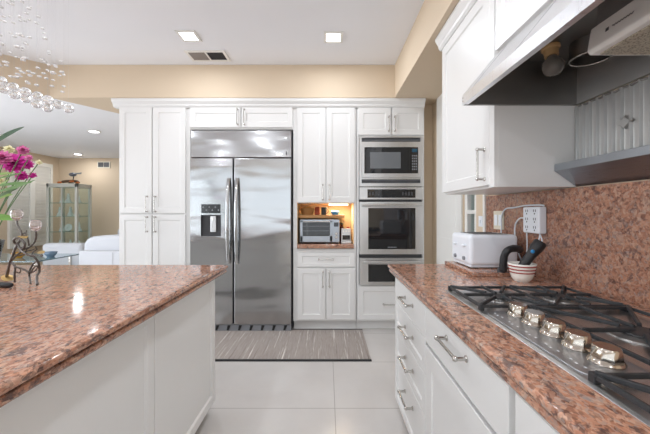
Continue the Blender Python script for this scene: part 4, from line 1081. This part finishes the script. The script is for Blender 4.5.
for i, z in enumerate(levels):
    for j in range(3):
        x = gx0+0.13+0.165*j; z = levels[i]+0.0006; y = 6.12+0.05*((i+j) % 2)
        nm = '%s standing %s on the %s shelf of the display cabinet' % ('%s', spots[j], words[i])
        if (i+j) % 3 == 2 and i in (0, 1): plate(x, y, z, 0.075, nm % 'round white plate')
        else: figurine(x, y, z, random.uniform(0.15, 0.21), nm % 'white porcelain figurine')
# ornament on the cabinet
q0 = P(63, 184, 6.1)
t = thing('tabletop_ornament', 'orange and dark driftwood ornament on top of the display cabinet', 'ornament', (-5.05, 6.12, gz))
m = MB().tube(spline([(-5.27, 6.1, gz+0.035), (-5.16, 6.12, gz+0.055), (-5.04, 6.12, gz+0.06), (-4.93, 6.1, gz+0.05), (-4.86, 6.08, gz+0.03)], 5), [0.012]*3+[0.026]*15+[0.014]*3, 8)
m.lathe([(0.05, 0), (0.04, 0.03)], (-5.05, 6.12, gz), 14); m.build('branch', mat('dark_driftwood', srgb(96, 74, 58), .7), t, smooth='all')
for (x, z, r) in ((-5.24, 0.03, 0.03), (-5.0, 0.05, 0.032), (-4.88, 0.025, 0.028)): MB().ball((x, 6.07, gz+z), r*1.6, r*0.8, r*0.7).build('orange_shell', mat('orange_lacquer', srgb(196, 112, 52), .35), t, smooth='all')
MB().tube([(-5.02, 6.12, gz+0.05), (-5.0, 6.12, gz+0.15)], 0.008).build('post', DGREY, t)
t2 = MB().ball((-5.02, 6.12, gz+0.19), 0.075, 0.04, 0.04).build('grey_bird_body', mat('slate_grey', srgb(98, 102, 112), .4), t, smooth='all')
MB().hexa([(-4.98, 6.10, gz+0.19), (-4.86, 6.11, gz+0.20), (-4.86, 6.13, gz+0.20), (-4.98, 6.14, gz+0.19), (-4.98, 6.10, gz+0.215), (-4.85, 6.11, gz+0.23), (-4.85, 6.13, gz+0.23), (-4.98, 6.14, gz+0.215)]).build('tail', MGREY, t)

def cushion(x0, x1, y0, y1, z0, z1, name, parent, b=0.06): return MB().box(x0, x1, y0, y1, z0, z1).build(name, FABRIC, parent, bevel=b, seg=4, smooth=True)
# sofa with its back to the kitchen
t = thing('white_sofa', 'white upholstered sofa with its back to the kitchen beside the pantry', 'sofa', (-2.95, 4.75, 0))
cushion(-3.50, -2.25, 4.38, 5.25, 0.06, 0.44, 'base', t, 0.03)
cushion(-3.52, -3.30, 4.40, 5.22, 0.30, 0.66, 'armrest', t, 0.05)
MB().box(-3.50, -2.25, 4.36, 4.50, 0.06, 0.70).build('back_frame', FABRIC, t, bevel=0.02, seg=3)
MB().box(-3.02, -3.01, 4.356, 4.3605, 0.10, 0.68).build('seam', mat('seam_shadow', srgb(196, 198, 204), .9), t)
m = MB().prism([(-3.56, 0.44), (-3.55, 0.80), (-3.47, 0.89), (-3.2, 0.91), (-2.25, 0.96), (-2.25, 0.44)], 4.50, 4.78, 'y'); m.build('back_cushion', FABRIC, t, bevel=0.06, seg=4, smooth=True)
cushion(-3.28, -2.26, 4.79, 5.24, 0.44, 0.56, 'seat_cushion', t, 0.04)
for (a, b) in ((-3.44, 4.44), (-2.32, 4.44), (-3.44, 5.18), (-2.32, 5.18)): MB().box(a-0.025, a+0.025, b-0.025, b+0.025, 0, 0.062).build('leg', DGREY, t)
t = thing('white_armchair', 'white armchair behind the sofa, in front of the display cabinet', 'armchair', (-4.3, 5.3, 0))
cushion(-4.62, -3.98, 5.05, 5.65, 0.06, 0.42, 'base', t, 0.03); cushion(-4.62, -4.46, 5.05, 5.62, 0.3, 0.60, 'armrest', t, 0.04); cushion(-4.12, -3.96, 5.05, 5.62, 0.3, 0.62, 'armrest', t, 0.04)
cushion(-4.62, -3.96, 5.0, 5.2, 0.3, 0.74, 'backrest', t, 0.06)
cushion(-4.45, -4.13, 5.21, 5.64, 0.42, 0.52, 'seat_cushion', t, 0.03)
for (a, b) in ((-4.57, 5.1), (-4.03, 5.1), (-4.57, 5.6), (-4.03, 5.6)): MB().box(a-0.025, a+0.025, b-0.025, b+0.025, 0, 0.062).build('leg', DGREY, t)
t = thing('white_loveseat', 'white loveseat by the far wall behind the sofa', 'sofa', (-3.6, 6.3, 0))
cushion(-4.45, -2.6, 5.95, 6.65, 0.06, 0.44, 'base', t, 0.03)
m = MB().prism([(-4.40, 0.40), (-4.36, 0.90), (-4.2, 0.98), (-2.6, 1.02), (-2.6, 0.40)], 6.42, 6.72, 'y'); m.build('backrest', FABRIC, t, bevel=0.06, seg=4, smooth=True)
cushion(-4.45, -4.25, 5.95, 6.41, 0.4, 0.66, 'armrest', t, 0.05); cushion(-2.80, -2.6, 5.95, 6.41, 0.4, 0.66, 'armrest', t, 0.05)
cushion(-4.24, -2.81, 5.93, 6.40, 0.44, 0.56, 'seat_cushion', t, 0.04)
for (a, b) in ((-4.38, 6.0), (-2.66, 6.0), (-4.38, 6.6), (-2.66, 6.6)): MB().box(a-0.025, a+0.025, b-0.025, b+0.025, 0, 0.062).build('leg', DGREY, t)
# glass coffee table
t = thing('glass_table', 'glass topped table behind the candelabra in the sitting room', 'table', (-4.55, 4.35, 0))
MB().box(-5.35, -3.75, 4.0, 4.75, 0.60, 0.615).build('top', mat('table_glass', srgb(176, 206, 214), 0.03, trans=0.8), t, bevel=0.003)
for (a, b) in ((-5.25, 4.1), (-3.85, 4.1), (-5.25, 4.65), (-3.85, 4.65)): MB().lathe([(0.03, 0), (0.022, 0.05), (0.022, 0.6)], (a, b, 0), 12).build('leg', CHROME, t, smooth=True)
TZ = 0.615
def ball_bowl(name, label, x, y, r, mt):
    tag(MB().lathe([(r*0.5, 0), (r*0.55, 0.006), (r*0.9, r*0.5), (r, r*0.95), (r*0.95, r*0.95), (r*0.82, r*0.5), (0.001, 0.014)], (x, y, TZ), 22, cap=False).build(name, mt, smooth='all'), label, 'bowl')
ball_bowl('amber_bowl', 'amber glass bowl on the glass table', -4.28, 4.3, 0.08, mat('amber_glass', srgb(220, 160, 50), 0.1, trans=0.4))
ball_bowl('blue_dish', 'grey blue dish at the right end of the glass table', -3.92, 4.4, 0.075, mat('slate_blue_glaze', srgb(110, 130, 150), 0.2))
